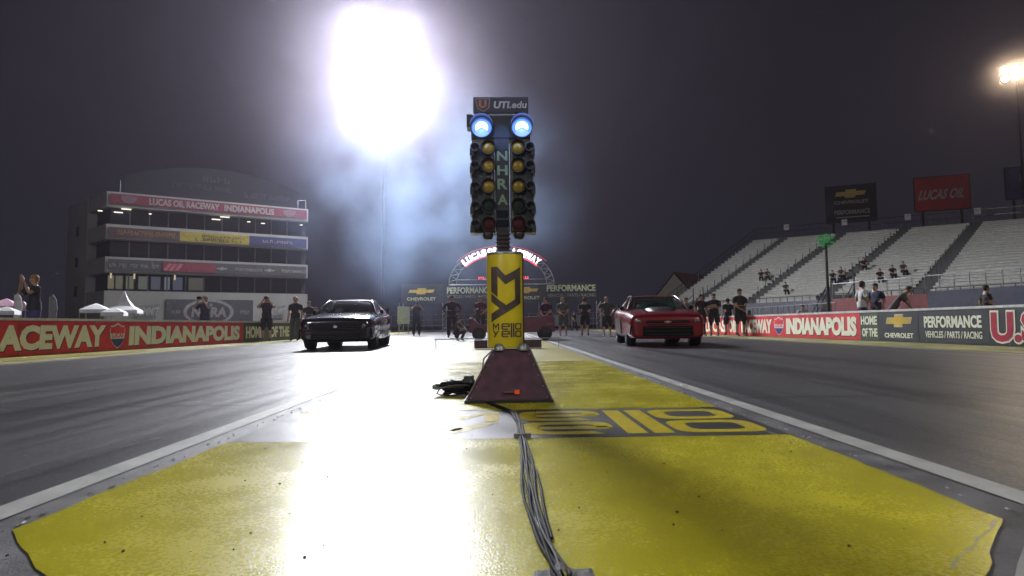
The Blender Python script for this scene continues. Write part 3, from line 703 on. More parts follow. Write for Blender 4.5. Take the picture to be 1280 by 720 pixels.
# straighten both lines
def fit(d):
    m = (d[1]+d[3])*.5; dv = (d[3]-d[1])*.5
    return lambda u: m+dv*(u-2)
fb_, ft_ = fit(bot), fit(top)
def GS(u, t):                   # stand surface
    a, b = fb_(u), ft_(u); p = a+(b-a)*t; return Vector((p.x, p.y, ZB+(ZT-ZB)*t))
gs = thing('grandstand', 'wide aluminium grandstand with four dark aisles, nearly empty', 'grandstand', (fb_(2).x, fb_(2).y, 0))
NR = 26
SEAT = mat('aluminium_bench', (.37, .37, .34), .45, metal=.25, var=.18, scale=1.2)
RISER = mat('stand_riser', (.30, .30, .275), .7); AISLE = mat('aisle_step', (.035, .035, .035), .7)
up = Vector((0, 0, 1))
def strip(mb, u0_, u1_, t0, t1, z0, z1):
    a, b, c_, d_ = GS(u0_, t0), GS(u1_, t0), GS(u1_, t1), GS(u0_, t1)
    q = [(p.x, p.y) for p in (a, b, c_, d_)]
    mb.add([(x, y, z0) for x, y in q]+[(x, y, z1) for x, y in q], [(0, 3, 2, 1), (4, 5, 6, 7), (0, 1, 5, 4), (1, 2, 6, 5), (2, 3, 7, 6), (3, 0, 4, 7)])
dz = (ZT-ZB)/NR
gap = .09
for s_ in range(-1, 5):
    ua, ub = s_+gap, s_+1-gap
    if s_ == 4: ub = 4.55
    if s_ == 3: pass
    mb = MB(); mf = MB()
    for r_ in range(NR):
        t0 = r_/NR; z = ZB+r_*dz
        uu = ub
        strip(mb, ua, uu, t0, t0+.93/NR, z+.16, z+.20)       # bench
        strip(mf, ua, uu, t0, t0+1.0/NR, z-.22, z+.13)       # footboard
    mb.build('bench_rows', SEAT, gs, world=True, kind='stuff'); mf.build('footboards', RISER, gs, world=True, kind='stuff')
for s_ in range(0, 5):
    mb = MB()
    for r_ in range(NR*2):
        t0 = r_/NR/2; z = ZB+r_*dz/2
        strip(mb, s_-gap+.006, s_+gap-.006, t0, t0+.5/NR, z-.3, z+.04)
    mb.build('aisle_steps', AISLE, gs, world=True)
    mb = MB()
    for r_ in range(2, NR, 2):
        p = GS(s_, r_/NR); mb.tube(p, p+up*.95, .03, n=5)
    mb.build('aisle_rail_posts', DARK, gs, world=True, kind='stuff')
    mb = MB(); mb.box(GS(s_, 1.01)+up*1.0, (.5, .05, .6), R(-30)); mb.build('section_marker', mat('marker', (.25, .25, .25), .6), gs, world=True)
# rails round the stand
mb = MB()
for h in (.55, 1.1):
    mb.tube(GS(-1, 1.01)+up*h, GS(4.55, 1.01)+up*h, .035, n=5); mb.tube(GS(4.56, 0)+up*h, GS(4.56, 1.0)+up*h, .035, n=5)
    mb.tube(GS(-1, -.12)+up*(h-.1), GS(4.55, -.12)+up*(h-.1), .035, n=5)
mb.build('guard_rail', DARK, gs, world=True)
mb = MB()
for i in range(60):
    p = GS(-1+i*5.55/59, 1.01); mb.tube(p, p+up*1.1, .025, n=4)
    p = GS(-1+i*5.55/59, -.12); mb.tube(p-up*.2, p+up*1.0, .025, n=4)
for i in range(24): p = GS(4.56, i/23); mb.tube(p, p+up*1.1, .03, n=4)
mb.build('rail_posts', DARK, gs, world=True, kind='stuff')
# stand front wall & end wall
a, b = GS(4.56, -.14), GS(-1, -.14); mb = MB(); mb.prism(a, b, 0, ZB-.25, .2); mb.build('front_wall', mat('stand_front', (.10, .10, .12), .7), gs, world=True)
mb = MB(); pa, pb = GS(4.56, 0), GS(4.56, 1); mb.add([(pa.x, pa.y, 0), (pb.x, pb.y, 0), (pb.x, pb.y, ZT), (pa.x, pa.y, ZB-.2)], [(0, 1, 2, 3)]); mb.build('end_wall', AISLE, gs, world=True)
mb = MB(); pa, pb = GS(4.56, 1.02), GS(-1, 1.02); mb.add([(pa.x, pa.y, 0), (pb.x, pb.y, 0), (pb.x, pb.y, ZT+.05), (pa.x, pa.y, ZT+.05)], [(0, 1, 2, 3)]); mb.build('back_wall', AISLE, gs, world=True)
# stair towers at the foot
for u in (3.45, 1.52):
    b_ = GS(u, -.25); t = thing('stand_stair', 'dark entry stair with railings at the foot of the %s' % ('left grandstand blocks' if u > 2 else 'right grandstand blocks'), 'stairs', (b_.x, b_.y, 0))
    dr = (GS(u, .3)-GS(u, 0)); dr.z = 0; dr.normalize(); pr = Vector((-dr.y, dr.x, 0))
    mb = MB()
    for k in range(10):
        p = -dr*2.6+dr*k*.3; mb.box((p.x, p.y, .12+k*.25), (.3, 1.8, .22), math.atan2(dr.y, dr.x))
    mb.build('steps', AISLE, t)
    for sd in (-.9, .9):
        mb = MB()
        for k in (0, 3, 6, 9): p = -dr*2.6+dr*k*.3+pr*sd; mb.tube((p.x, p.y, k*.25), (p.x, p.y, k*.25+1.1), .03, n=5)
        p = -dr*2.6+pr*sd; q_ = dr*.1+pr*sd
        for h in (.6, 1.1): mb.tube((p.x, p.y, h), (q_.x, q_.y, 2.25+h), .03, n=5)
        mb.tube((q_.x, q_.y, 0), (q_.x, q_.y, 4.0), .05, n=5)
        mb.build('handrail', DARK, t)
# inner wall with red and navy advertising
w0 = P(1040, 385, 32); w1 = P(1162, 385, 27.5); w2 = P(1300, 385, 22.5)
fW = Face((w0.x, w0.y), (w2.x, w2.y))
iw = thing('spectator_wall', 'dim red and navy advertising wall in front of the grandstand', 'wall', (w0.x, w0.y, 0))
zA = P(1100, 371, 29.7).z
mb = MB(); mb.poly(rect(0, fW.u(1161), 0, zA), fW.off(-.2), .2); mb.build('red_panel', mat('wall_dim_red', (.17, .035, .035), .6), iw, world=True)
mb = MB(); mb.poly(rect(fW.u(1161)+.01, fW.L, 0, zA+.1), fW.off(-.2), .2); mb.build('navy_panel', mat('wall_navy', (.03, .035, .06), .6), iw, world=True)
for kk_, a_, b_ in (('~9', 1062, 1094), ('~8', 1122, 1151)):
    mb = MB(); text(mb, kk_, fW.off(.01), fW.u(a_), fW.u(b_), .75, 1.05, .01, .02); mb.build('lettering', mat('dull_yellow_letters', (.3, .2, .04), .6), iw, world=True)
mb = MB(); 
for i in range(16):
    p = fW(i*fW.L/15, zA, -.1); mb.tube(p, p+up*.8, .02, n=4)
mb.tube(fW(0, zA+.8, -.1), fW(fW.L, zA+.8, -.1), .02, n=4); mb.build('top_rail', STEEL, iw, world=True)
# low railing left of it
fe = thing('crowd_fence', 'grey pipe fence between the men and the grandstand', 'fence', (11.5, 44, 0))
a = P(905, 395, 44); b = P(1045, 395, 30)
fF = Face(a, b)
for i in range(22): mb = MB(); mb.tube(fF(i*fF.L/21, 0, 0), fF(i*fF.L/21, 1.55, 0), .03, n=5); mb.build('post', STEEL, fe, world=True)
for z in (.5, 1.0, 1.5): mb = MB(); mb.tube(fF(0, z, 0), fF(fF.L, z, 0), .022, n=5); mb.build('rail', STEEL, fe, world=True)

# billboards above the stand
def billboard(p0, p1, y0, y1, d, label, m, fill):
    a = P(p0, y1, d); b = P(p1, y1, d*.97); fB = Face(a, b); z0 = P(p0, y1, d).z; z1 = P(p0, y0, d).z
    t = thing('billboard', label, 'billboard', (a.x, a.y, 0))
    mb = MB(); mb.poly(rect(0, fB.L, z0, z1), fB.off(-.2), .2); mb.build('panel', m, t, world=True)
    for k in (.15, .85):
        mb = MB(); mb.tube(fB(fB.L*k, 0, -.45), fB(fB.L*k, z1-.2, -.45), .18); mb.build('post', DARK, t, world=True)
    mb = MB()
    for k in (0, 1): mb.poly(rect(-.05+k*fB.L, .05+k*fB.L, z0-.05, z1+.05), fB.off(-.22), .25)
    for z in (z0, z1): mb.poly(rect(.052, fB.L-.052, z-.05, z+.05), fB.off(-.21), .23)
    mb.build('frame', DARK, t, world=True)
    fill(t, fB, z0, z1); return t
def chev(t, fB, z0, z1):
    H = z1-z0; L = fB.L; m = mat('board_grey_text', (.40, .40, .43), .6)
    a = MB(); a.poly(bowtie(L*.5, z0+H*.77, L*.62, H*.22), fB.off(.01), .03); a.build('bowtie_emblem', mat('board_gold', (.55, .45, .14), .5), t, world=True)
    letters(t, fB, 'CHEVROLET', L*.17, L*.85, z0+H*.50, z0+H*.59, m, bold=.03); letters(t, fB, 'PERFORMANCE', L*.17, L*.87, z0+H*.22, z0+H*.34, m, bold=.03)
    a = MB(); a.poly(rect(L*.2, L*.86, z0+H*.13, z0+H*.16), fB.off(.01), .02); a.build('underline', m, t, world=True)
def luc(t, fB, z0, z1):
    H = z1-z0; L = fB.L; letters(t, fB, 'LUCAS OIL', L*.06, L*.88, z0+H*.33, z0+H*.62, mat('board_white_text', (.6, .6, .6), .6), bold=.03, slant=.3)
def blu(t, fB, z0, z1):
    H = z1-z0; L = fB.L; letters(t, fB, '~4', L*.25, L*.6, z0+H*.5, z0+H*.75, mat('board_blue_text', (.2, .2, .3), .6), bold=.02); 
billboard(1033, 1097, 234, 280, 92, 'dark billboard with gold bowtie above the grandstand', mat('board_dark', (.014, .015, .022), .6), chev)
billboard(1144, 1214, 223, 265, 88, 'red billboard with slanted white lettering above the grandstand', mat('board_red', (.50, .04, .05), .5), luc)
billboard(1258, 1330, 210, 250, 84, 'dim blue billboard at the upper right above the grandstand', mat('board_blue', (.07, .08, .24), .6), blu)

# green emblem on a pole
c = P(1036, 390, 30); g = thing('lit_pole_sign', 'glowing green ragged emblem on a thin dark pole', 'sign', (c.x, c.y, 0))
zt_ = P(1036, 309, 30).z
mb = MB(); mb.tube((0, 0, 0), (0, 0, zt_+.1), .075, .06, n=8); mb.build('pole', BLACK, g)
GRN = mat('green_light_panel', (.04, .16, .05), .5, emit=(.05, .45, .10), es=.22)
rnd = random.Random(5)
for k, (ox, oz, wd, ht, an) in enumerate(((-.28, .28, .34, .20, .3), (.05, .36, .30, .24, -.2), (.32, .26, .26, .18, .15), (-.22, .05, .30, .22, -.35), (.08, .10, .36, .26, .1), (.36, .02, .28, .14, -.3), (-.12, -.14, .26, .18, .5), (.16, -.16, .24, .16, -.1), (-.42, .10, .16, .10, .2))):
    n_ = 9; q = []
    for i in range(n_):
        a = 2*math.pi*i/n_; r_ = rnd.uniform(.65, 1.15); x, z = wd*.5*r_*math.cos(a), ht*.5*r_*math.sin(a)
        q.append((ox+x*math.cos(an)-z*math.sin(an), oz+x*math.sin(an)+z*math.cos(an)))
    mb = MB(); mb.poly(q, lambda u, v, w: Vector((u, w-.06+k*.014, zt_+.22+v)), .03); mb.build('green_panel', GRN, g)

# ------------------------------------------------------------------ floodlight masts
LAMPF = glow('flood_lens', (1, .97, 1), 90)
def mast(base, top_z, target, power, color, w, h, nx, ny, label, hit=None):
    t = thing('floodlight_mast', label, 'floodlight', (base[0], base[1], 0))
    mb = MB(); mb.tube((0, 0, 0), (0, 0, top_z+h*.3), .16, .10, n=12); mb.build('pole', DARK, t)
    hd = Vector((0, 0, top_z)); aim = (Vector(target)-Vector((base[0], base[1], top_z))).normalized()
    rx = aim.cross(up).normalized(); ry = rx.cross(aim)
    hd2 = hd+aim*.5
    rk = MB()
    for j in range(ny): rk.tube(hd2+ry*((j+.5)/ny-.5)*h-rx*w*.5, hd2+ry*((j+.5)/ny-.5)*h+rx*w*.5, .07, n=6)
    for s_ in (-.5, 0, .5): rk.tube(hd2+rx*w*s_-ry*h*.5, hd2+rx*w*s_+ry*h*.5, .07, n=6)
    rk.build('rack', STEEL, t)
    r_ = min(w/nx, h/ny)*.42
    for j in range(ny):
        for i in range(nx):
            c_ = hd2+rx*((i+.5)/nx-.5)*w+ry*((j+.5)/ny-.5)*h+aim*.1
            mb = MB(); mb.tube(c_, c_+aim*.35, r_*.5, r_, n=12); ln = mb.build('lamp_head', DARK, t)
            vs = [c_+aim*.352+(rx*math.cos(2*math.pi*k/14)+ry*math.sin(2*math.pi*k/14))*r_*.94 for k in range(14)]
            mb = MB(); mb.add(vs, [tuple(range(14))]); mb.build('lens', glow('flood_lens_%s' % ('warm' if color[2] < .8 else 'cool'), color, 90 if color[2] >= .8 else 30), ln)
            MC['flood_lens_%s' % ('warm' if color[2] < .8 else 'cool')].cycles.emission_sampling = 'NONE'
    ld = bpy.data.lights.new('flood_lamp', 'AREA'); ld.shape = 'RECTANGLE'; ld.size = w; ld.size_y = h; ld.energy = power; ld.color = color
    lo = bpy.data.objects.new('flood_lamp', ld); COL.objects.link(lo); lo.parent = t
    lo.location = hd2+aim*.6; lo.rotation_euler = (-aim).to_track_quat('Z', 'Y').to_euler()
    return t
hp = P(479, 92, 58)
mast((hp.x, 58), hp.z, (0, 4, 0), POW_LEFT, (.93, .94, 1.0), 6.0, 9.6, 4, 6, 'blinding white floodlight mast beyond the black car')
hp = P(1270, 90, 78)
mast((hp.x, 78), hp.z, (0, 0, 0), POW_RIGHT, (1.0, .80, .58), 3.4, 2.2, 3, 2, 'warm orange floodlight high at the right behind the grandstand')
mast((-17, -26), 19, (0, 26, 1), POW_BEHIND*1.15, (1, .97, .90), 3, 2.4, 4, 3, 'floodlight mast down the track, left of the camera')
mast((19, -20), 19, (4, 34, 2), POW_BEHIND*.65, (1, .97, .88), 3, 2.4, 4, 3, 'floodlight mast down the track, right of the camera')


# ------------------------------------------------------------------ starting light tree
TD = 4.75; K = TD/F; txc = P(632, 480, TD).x
tr = thing('starting_light_tree', 'tall starting light tree with yellow drink banner on a dark pyramid base', 'light tree', (txc, TD, 0))
X = lambda px: (px-632)*K
Z = lambda py: 0.56+(406.7-py)*K
TG = mat('tree_housing', (.020, .026, .032), .5, metal=.2, bump=.1); TM = mat('maroon_base', (.065, .018, .034), .5, var=.55, bump=.1, scale=14)
AMB = mat('amber_lens', (.25, .165, .012), .35, var=.3); REDL = mat('red_lens', (.05, .006, .008), .6, spec=.15); GRL = mat('green_lens', (.008, .02, .014), .6, spec=.15)
BLU = glow('blue_stage_lamp', (.50, .68, 1.0), 4.0); BLU3 = glow('blue_lamp_lower', (.12, .24, 1.0), 2.4)
BLU2 = glow('blue_lamp_rim', (.045, .12, 1.0), 3.6)
ff = lambda y0: (lambda u, v, w: Vector((u, y0-w, v)))
# base pyramid
mb = MB(); b0, b1, t0, t1 = X(585), X(686), X(617), X(662)
mb.add([(b0, -.32, 0), (b1, -.32, 0), (b1, .32, 0), (b0, .32, 0), (t0, -.13, Z(436)), (t1, -.13, Z(436)), (t1, .13, Z(436)), (t0, .13, Z(436))], [(0, 3, 2, 1), (4, 5, 6, 7), (0, 1, 5, 4), (1, 2, 6, 5), (2, 3, 7, 6), (3, 0, 4, 7)])
mb.build('base', TM, tr, bevel=.006)
for s0, s1 in (((b0, -.32), (t0, -.13)), ((b1, -.32), (t1, -.13))):
    mb = MB(); mb.tube((s0[0], s0[1]-.004, .01), (s1[0], s1[1]-.004, Z(436)), .008, n=6); mb.build('corner_seam', mat('seam_grey', (.12, .09, .10), .5), tr)
for k in range(5):
    for sgn in (0, 1):
        f_ = (k+.5)/5; x = (b0 if not sgn else b1)*(1-f_)+(t0 if not sgn else t1)*f_ + (.02 if not sgn else -.02); y = -.32*(1-f_)-.13*f_-.003; z = Z(436)*f_
        mb = MB(); mb.lathe((x, y, z), [(.0005, -.006), (.006, -.004), (.008, 0.002)], 'y', 8); mb.build('bolt', STEEL, tr)
mb = MB(); mb.box(((b0+b1)/2, 0, .012), (b1-b0+.012, .66, .02)); mb.build('base_flange', DARK, tr)
mb = MB(); mb.box((X(637.5), -.30, Z(484)), (.10, .02, .012)); mb.build('badge_strip', mat('dull_badge', (.16, .06, .06), .5), tr)
mb = MB(); mb.box((X(645), -.30, Z(484)), (.035, .03, .028)); mb.build('glowing_badge', mat('glowing_badge', (.75, .10, .02), .4, emit=(1, .1, .02), es=.15), tr)  # badge colour lifted by a faint glow of its own
for px in (625, 654):
    mb = MB(); mb.lathe((X(px), -.12, Z(437)), [(.0, .055), (.03, .05), (.045, .02), (.045, 0)], n=12); mb.build('clamp_knob', STEEL, tr)
mb = MB(); mb.path([(X(617), -.13, Z(436)), (X(606), -.17, Z(446)), (X(604), -.20, Z(462)), (X(609), -.22, Z(468))], .006); mb.build('loose_strap', mat('strap_grey', (.25, .25, .26), .6), tr)
# banner cylinder
cyx, cyr = X(633), (656-610)/2*K
CANY = mat('banner_yellow', (.66, .52, .015), .38, var=.06, scale=3, coat=.2)
mb = MB(); mb.lathe((cyx, 0, 0), [(0, Z(434)), (cyr*.98, Z(434)), (cyr, Z(433)), (cyr, Z(321)), (cyr*.98, Z(319)), (0, Z(319))], n=48)
can = mb.build('banner_drum', CANY, tr)
def cyl(th0): return lambda u, v, w: Vector((cyx+(cyr+th0+w)*math.sin(u/cyr), -(cyr+th0+w)*math.cos(u/cyr), v))
def split(o, step=.012):
    bm = bmesh.new(); bm.from_mesh(o.data)
    x = -cyr+cyx
    while x < cyr+cyx:
        bmesh.ops.bisect_plane(bm, geom=bm.verts[:]+bm.edges[:]+bm.faces[:], plane_co=(x, 0, 0), plane_no=(1, 0, 0)); x += step
    return bm
def wrap(mb, name, m, parent):      # bend a flat mesh (u, 0, v) round the drum
    o = mb.build(name, m, parent); bm = split(o)
    for v in bm.verts:
        a = max(-1.45, min(1.45, (v.co.x-cyx)/cyr)); r_ = cyr-v.co.y
        v.co = Vector((cyx+r_*math.sin(a), -r_*math.cos(a), v.co.z))
    bmesh.ops.recalc_face_normals(bm, faces=bm.faces); bm.to_mesh(o.data); bm.free(); return o
flat = lambda u, v, w: Vector((cyx+u, -.0015-w, v))
BRN = mat('banner_brown', (.075, .055, .05), .4)
def asn(px): return cyr*math.asin(max(-1, min(1, (px-633)/23.0)))
def Q(px, py): return (asn(px), Z(py))
mb = MB()
mb.poly([Q(616, 335), Q(623.5, 335), Q(633, 346), Q(651, 335), Q(651, 345), Q(633, 357), Q(623.5, 346.5), Q(623.5, 372), Q(616, 365)], flat, .002)
mb.poly([Q(651, 345.2), Q(651, 374), Q(644.5, 378.5), Q(644.5, 349.7)], flat, .002)
wrap(mb, 'letter_m', BRN, tr)
mb = MB()
mb.poly([Q(616, 367), Q(633.5, 382), Q(651, 369.5), Q(651, 379.5), Q(616, 403), Q(616, 392.5), Q(626, 386), Q(616, 377)], flat, .002)
wrap(mb, 'letter_y', BRN, tr)
mb = MB(); logo(mb, asn(617.5), asn(651.5), Z(421), Z(404), flat, .002, .0095); wrap(mb, 'small_logo', BRN, tr)
mb = MB(); mb.lathe((cyx, 0, 0), [(cyr+.0015, Z(434)), (cyr+.0015, Z(319))], n=10, a0=-.42, a1=.25); mb.build('dark_edge_strip', BLACK, tr)
mb = MB(); mb.lathe((cyx, 0, Z(319)), [(cyr*1.02, 0), (cyr*1.02, .014), (cyr*.9, .02), (.0, .02)], n=32); mb.build('drum_rim', STEEL, tr)
# neck & column
mb = MB(); mb.box((X(631), .02, (Z(319)+Z(288))/2), (.10, .12, Z(288)-Z(319))); mb.build('neck', mat('neck_dark', (.03, .012, .018), .6), tr, bevel=.006)
mb = MB()
for k in range(5): mb.box((X(631), -.045, Z(314-k*5)), (.118, .012, .008))
mb.build('neck_fins', BLACK, tr, kind='stuff')
mb = MB(); mb.box((X(630.5), .02, (Z(290)+Z(142))/2), (18*K, .12, Z(142)-Z(290)-.002)); mb.build('column', TG, tr, bevel=.004)
TEAL = mat('pale_green_paint', (.16, .24, .15), .45)
for chh, y0, y1 in (('N', 188, 200), ('H', 206, 218.5), ('R', 223, 236.5), ('A', 243, 256)):
    mb = MB(); mb.poly(rect(X(623), X(638.5), Z(y1+2.5), Z(y0-2.5)), ff(-.0405), .003); pl = mb.build('letter_plate', BLACK, tr)
    mb = MB(); text(mb, chh, ff(-.0445), X(624.5), X(637.5), Z(y1), Z(y0), .003, .03); mb.build('letter', TEAL, pl)
for i in range(2):
    mb = MB(); mb.poly(rect(X(623.5), X(638), Z(284-i*12), Z(275-i*12)), ff(-.0405), .004); mb.build('status_panel', GLASS, tr)
# top blue lamp bar and sign
mb = MB(); mb.box((X(629.5), .03, (Z(172)+Z(141))/2), (X(668)-X(593), .15, Z(141)-Z(172))); mb.build('stage_housing', TG, tr, bevel=.012)
mb = MB(); mb.box((X(590), .03, Z(147.5)), (7*K, .13, 16*K)); mb.build('side_box', TG, tr, bevel=.005)
for px in (605.5, 656):
    mb = MB(); mb.lathe((X(px), -.05, Z(159)), [(13.5*K, -.0), (13.5*K, -.03), (12*K, -.03), (12*K, 0)], 'y', 24); bz = mb.build('lamp_bezel', DARK, tr)
    mb = MB(); mb.lathe((X(px), -.05, Z(159)), [(11.9*K, -.008), (9*K, -.020), (8*K, -.022)], 'y', 24, a0=R(-35), a1=R(215)); mb.build('lens_rim', BLU2, bz)
    mb = MB(); mb.lathe((X(px), -.05, Z(159)), [(8*K, -.0225), (4.5*K, -.028), (.0005, -.030)], 'y', 24, a0=R(-28), a1=R(208)); mb.build('blue_lens', BLU, bz)
    mb = MB(); mb.lathe((X(px), -.049, Z(159)), [(11.8*K, -.006), (8*K, -.012), (.0005, -.014)], 'y', 24, a0=R(208), a1=R(332)); mb.build('dim_lens', BLU3, bz)
    mb = MB(); mb.lathe((X(px), -.05, Z(159)), [(14.2*K, .0), (14.2*K, -.10)], 'y', 20, a0=R(10), a1=R(170)); mb.build('visor', DARK, bz)
    ld = bpy.data.lights.new('blue_lamp', 'POINT'); ld.energy = 3.5; ld.color = (.25, .4, 1); ld.shadow_soft_size = .05
    lo = bpy.data.objects.new('blue_lamp', ld); COL.objects.link(lo); lo.parent = tr; lo.location = (X(px), -.17, Z(157))
mb = MB(); mb.box((X(630), 0, Z(127)), (70*K, .05, 20*K)); sb = mb.build('sign_board', mat('sign_board_dark', (.03, .035, .055), .5), tr, bevel=.003)
mb = MB(); text(mb, 'UTI.edu', ff(-.028), X(620.5), X(662), Z(132), Z(123), .003, .03, .15); mb.build('lettering', mat('sign_pale', (.42, .45, .50), .5), sb)
mb = MB(); mb.poly([(X(597), Z(118.5)), (X(616.5), Z(118.5)), (X(615.5), Z(131)), (X(608), Z(136.5)), (X(600), Z(132))], ff(-.0255), .002); em = mb.build('emblem', mat('emblem_brown', (.22, .17, .15), .5), sb)
mb = MB(); mb.poly([(X(598.6), Z(120)), (X(615), Z(120)), (X(614), Z(130.5)), (X(608), Z(135)), (X(601), Z(131))], ff(-.028), .002); mb.build('emblem_field', mat('sign_board_dark2', (.04, .045, .06), .5), em)
mb = MB(); text(mb, 'U', ff(-.0305), X(602), X(612), Z(131.5), Z(121), .002, .05); mb.build('emblem_letter', mat('emblem_red', (.35, .12, .10), .5), em)
mb = MB(); mb.tube((X(612), .02, Z(142)), (X(612), .02, Z(136)), .012); mb.tube((X(650), .02, Z(142)), (X(650), .02, Z(136)), .012); mb.build('sign_bracket', DARK, tr)
# the two lamp columns
rows = [(184, AMB), (207, AMB), (233, AMB), (258, GRL), (281, REDL)]
for sd, xin, xa, xb in ((-1, 613.5, 592.5, 621), (1, 650.5, 640.5, 670)):
    mb = MB(); mb.box((X((xa+xb)/2), .03, (Z(291)+Z(178))/2), ((xb-xa)*K, .13, Z(178)-Z(291))); hs = mb.build('lamp_housing', TG, tr, bevel=.006)
    for i, (py, m) in enumerate(rows):
        mb = MB(); mb.lathe((X(xin), -.037, Z(py)), [(9*K, 0), (9*K, -.03), (8.2*K, -.03), (8.2*K, 0)], 'y', 20); bz = mb.build('lamp_bezel', DARK, hs)
        mb = MB(); mb.lathe((X(xin), -.037, Z(py)), [(8.1*K, -.012), (5.6*K, -.026), (2.4*K, -.03), (.0005, -.032)], 'y', 20); mb.build('lens', m, bz)
        mb = MB(); mb.lathe((X(xin), -.037, Z(py)), [(9.2*K, 0), (9.2*K, -.05)], 'y', 16, a0=R(15), a1=R(165)); mb.build('visor', DARK, bz)
        xo = 597 if sd < 0 else 665.5
        mb = MB(); mb.lathe((X(xo), -.037, Z(py)), [(6*K, 0), (6*K, -.05), (5*K, -.05), (4*K, -.01), (.0005, -.008)], 'y', 14); mb.build('outer_lamp', DARK, hs)
        mb = MB(); mb.box((X(593 if sd < 0 else 669.5), .0, Z(py+6)), (5*K, .16, 9*K)); mb.build('side_flange', DARK, hs)
    mb = MB(); mb.lathe((X(612 if sd < 0 else 651), -.02, Z(294)), [(6*K, .02), (7*K, -.0), (5*K, -.03), (.0005, -.03)], n=14); mb.build('bottom_lamp', DARK, tr)
    mb = MB(); mb.box((X(618 if sd < 0 else 643), -.036, (Z(291)+Z(178))/2), (2.2*K, .006, Z(178)-Z(291)-.03)); mb.build('edge_trim', mat('trim_amber', (.10, .085, .04), .5), tr)

# power strip / cable heap at the base
cb = thing('cable_heap', 'dark heap of coiled cables and boxes left of the pyramid base', 'cables', (G(572, 494).x, G(572, 494).y, 0))
rnd = random.Random(11); HC = [mat('cable_black', (.014, .014, .016), .75, spec=.2), mat('cable_grey', (.14, .14, .14), .7, spec=.2), mat('cable_white', (.66, .66, .64), .5, spec=.4)]
for k in range(9):
    pts = []; a0 = rnd.uniform(0, 6); rx_, ry_ = rnd.uniform(.06, .16), rnd.uniform(.04, .09); ox, oy = rnd.uniform(-.05, .05), rnd.uniform(-.05, .05); z0 = .012+k*.011
    for i in range(22):
        a = a0+i*.42; pts.append((ox+rx_*math.cos(a), oy+ry_*math.sin(a), z0+.012*math.sin(a*1.7+k)+rnd.uniform(0, .01)))
    mb = MB(); mb.path(pts, .0075); mb.build('cable_loop', HC[0 if k != 5 else 1], cb)
mb = MB(); mb.box((-.02, .03, .07), (.15, .10, .10), .3, taper=.85); mb.build('junction_box', mat('box_dark', (.05, .05, .055), .5), cb, bevel=.01)
mb = MB(); mb.box((.09, .05, .09), (.09, .08, .13), -.2, taper=.8); mb.build('junction_box', MC['box_dark'], cb, bevel=.01)
mb = MB(); mb.path([(-.10, 0, .05), (-.14, -.02, .06), (-.165, -.04, .02), (-.13, -.05, .008), (-.06, -.05, .01)], .006); mb.build('cable_end', HC[0], cb)
# cable bundle to the camera
cbz = thing('cable_bundle', 'long bundle of black white and grey cables running down the yellow median', 'cables', (G(650, 540).x, G(650, 540).y, 0))
cpx = [(592, 494), (606, 503), (624, 510), (643, 517), (649, 530), (652, 545), (655, 560), (658, 580), (662, 605), (666, 630), (673, 655), (682, 680), (692, 702), (700, 722), (706, 750)]
cp = [G(*p) for p in cpx]
for k, (dx, m, r_) in enumerate(((-.024, 0, .006), (-.016, 0, .005), (-.009, 2, .0036), (-.002, 0, .005), (.005, 2, .0036), (.012, 0, .0045), (.020, 0, .006), (.001, 1, .004), (-.012, 0, .0045))):
    pts = []
    for i in range(len(cp)-1):
        for q in range(4):
            p = cp[i].lerp(cp[i+1], q/4); t_ = i+q/4
            w_ = (1+.35*math.sin(t_*.9+k*1.3)) * (.55 if abs(t_-8) > 5 else 1.0)
            pts.append((p.x+dx*.8*w_+.003*math.sin(t_*2.1+k*2), p.y, r_+.002+(.010 if k in (7, 8) else 0)))
    mb = MB(); mb.path(pts, r_*.85); mb.build('cable', HC[m], cbz, world=True)
c1 = G(656, 566)
mb = MB(); pts = [G(655, 562), G(662, 575), G(671, 592), G(676, 612), G(679, 632), G(683, 652), G(690, 676)]
mb.path([(p.x, p.y, .007) for p in pts], .0045); mb.build('stray_cable', HC[0], cbz, world=True)
for (px, py) in ((653, 548),):
    c_ = G(px, py); mb = MB(); mb.box((c_.x, c_.y, .014), (.085 if py < 600 else .13, .02, .022), .05); mb.build('cable_tie', HC[1], cbz, world=True, bevel=.004)
tp = thing('tape_strip', 'crumpled grey duct tape holding the cable bundle down at the bottom edge', 'tape', (G(705, 716).x, G(705, 716).y, 0))
mb = MB(); n = 14; a_, b_ = G(668, 721), G(742, 718)
vs = []
for i in range(n+1):
    p = a_.lerp(b_, i/n); lift = .018*math.exp(-((i-6.3)/1.8)**2)+.003*rnd.random()
    vs += [(p.x, p.y-.022+rnd.uniform(-.002, .002), .003+lift), (p.x, p.y+.022+rnd.uniform(-.002, .002), .003+lift)]
mb.add(vs, [(2*i, 2*i+2, 2*i+3, 2*i+1) for i in range(n)]); mb.build('tape', mat('duct_tape', (.12, .12, .115), .7, spec=.2, bump=.4, scale=60), tp, world=True)

# long low bar and boxes behind the tree (start line equipment)
c = G(634, 436)
sb2 = thing('start_line_beam', 'low dark box beam across the median behind the tree', 'equipment', (c.x, c.y, 0))
y_ = c.y; kk = y_/F
mb = MB(); mb.box(((634-627)*kk, y_, .12), (83*kk, .3, .20)); mb.build('beam_box', mat('beam_maroon', (.05, .02, .03), .5), sb2, world=True, bevel=.015)
mb = MB(); mb.tube(((542-627)*kk, y_+.1, .245), ((700-627)*kk, y_+.1, .245), .012, n=6); mb.build('cross_pipe', STEEL, sb2, world=True)
for px in (544, 698): mb = MB(); mb.tube(((px-627)*kk, y_+.1, 0), ((px-627)*kk, y_+.1, .245), .012, n=6); mb.build('pipe_foot', STEEL, sb2, world=True)

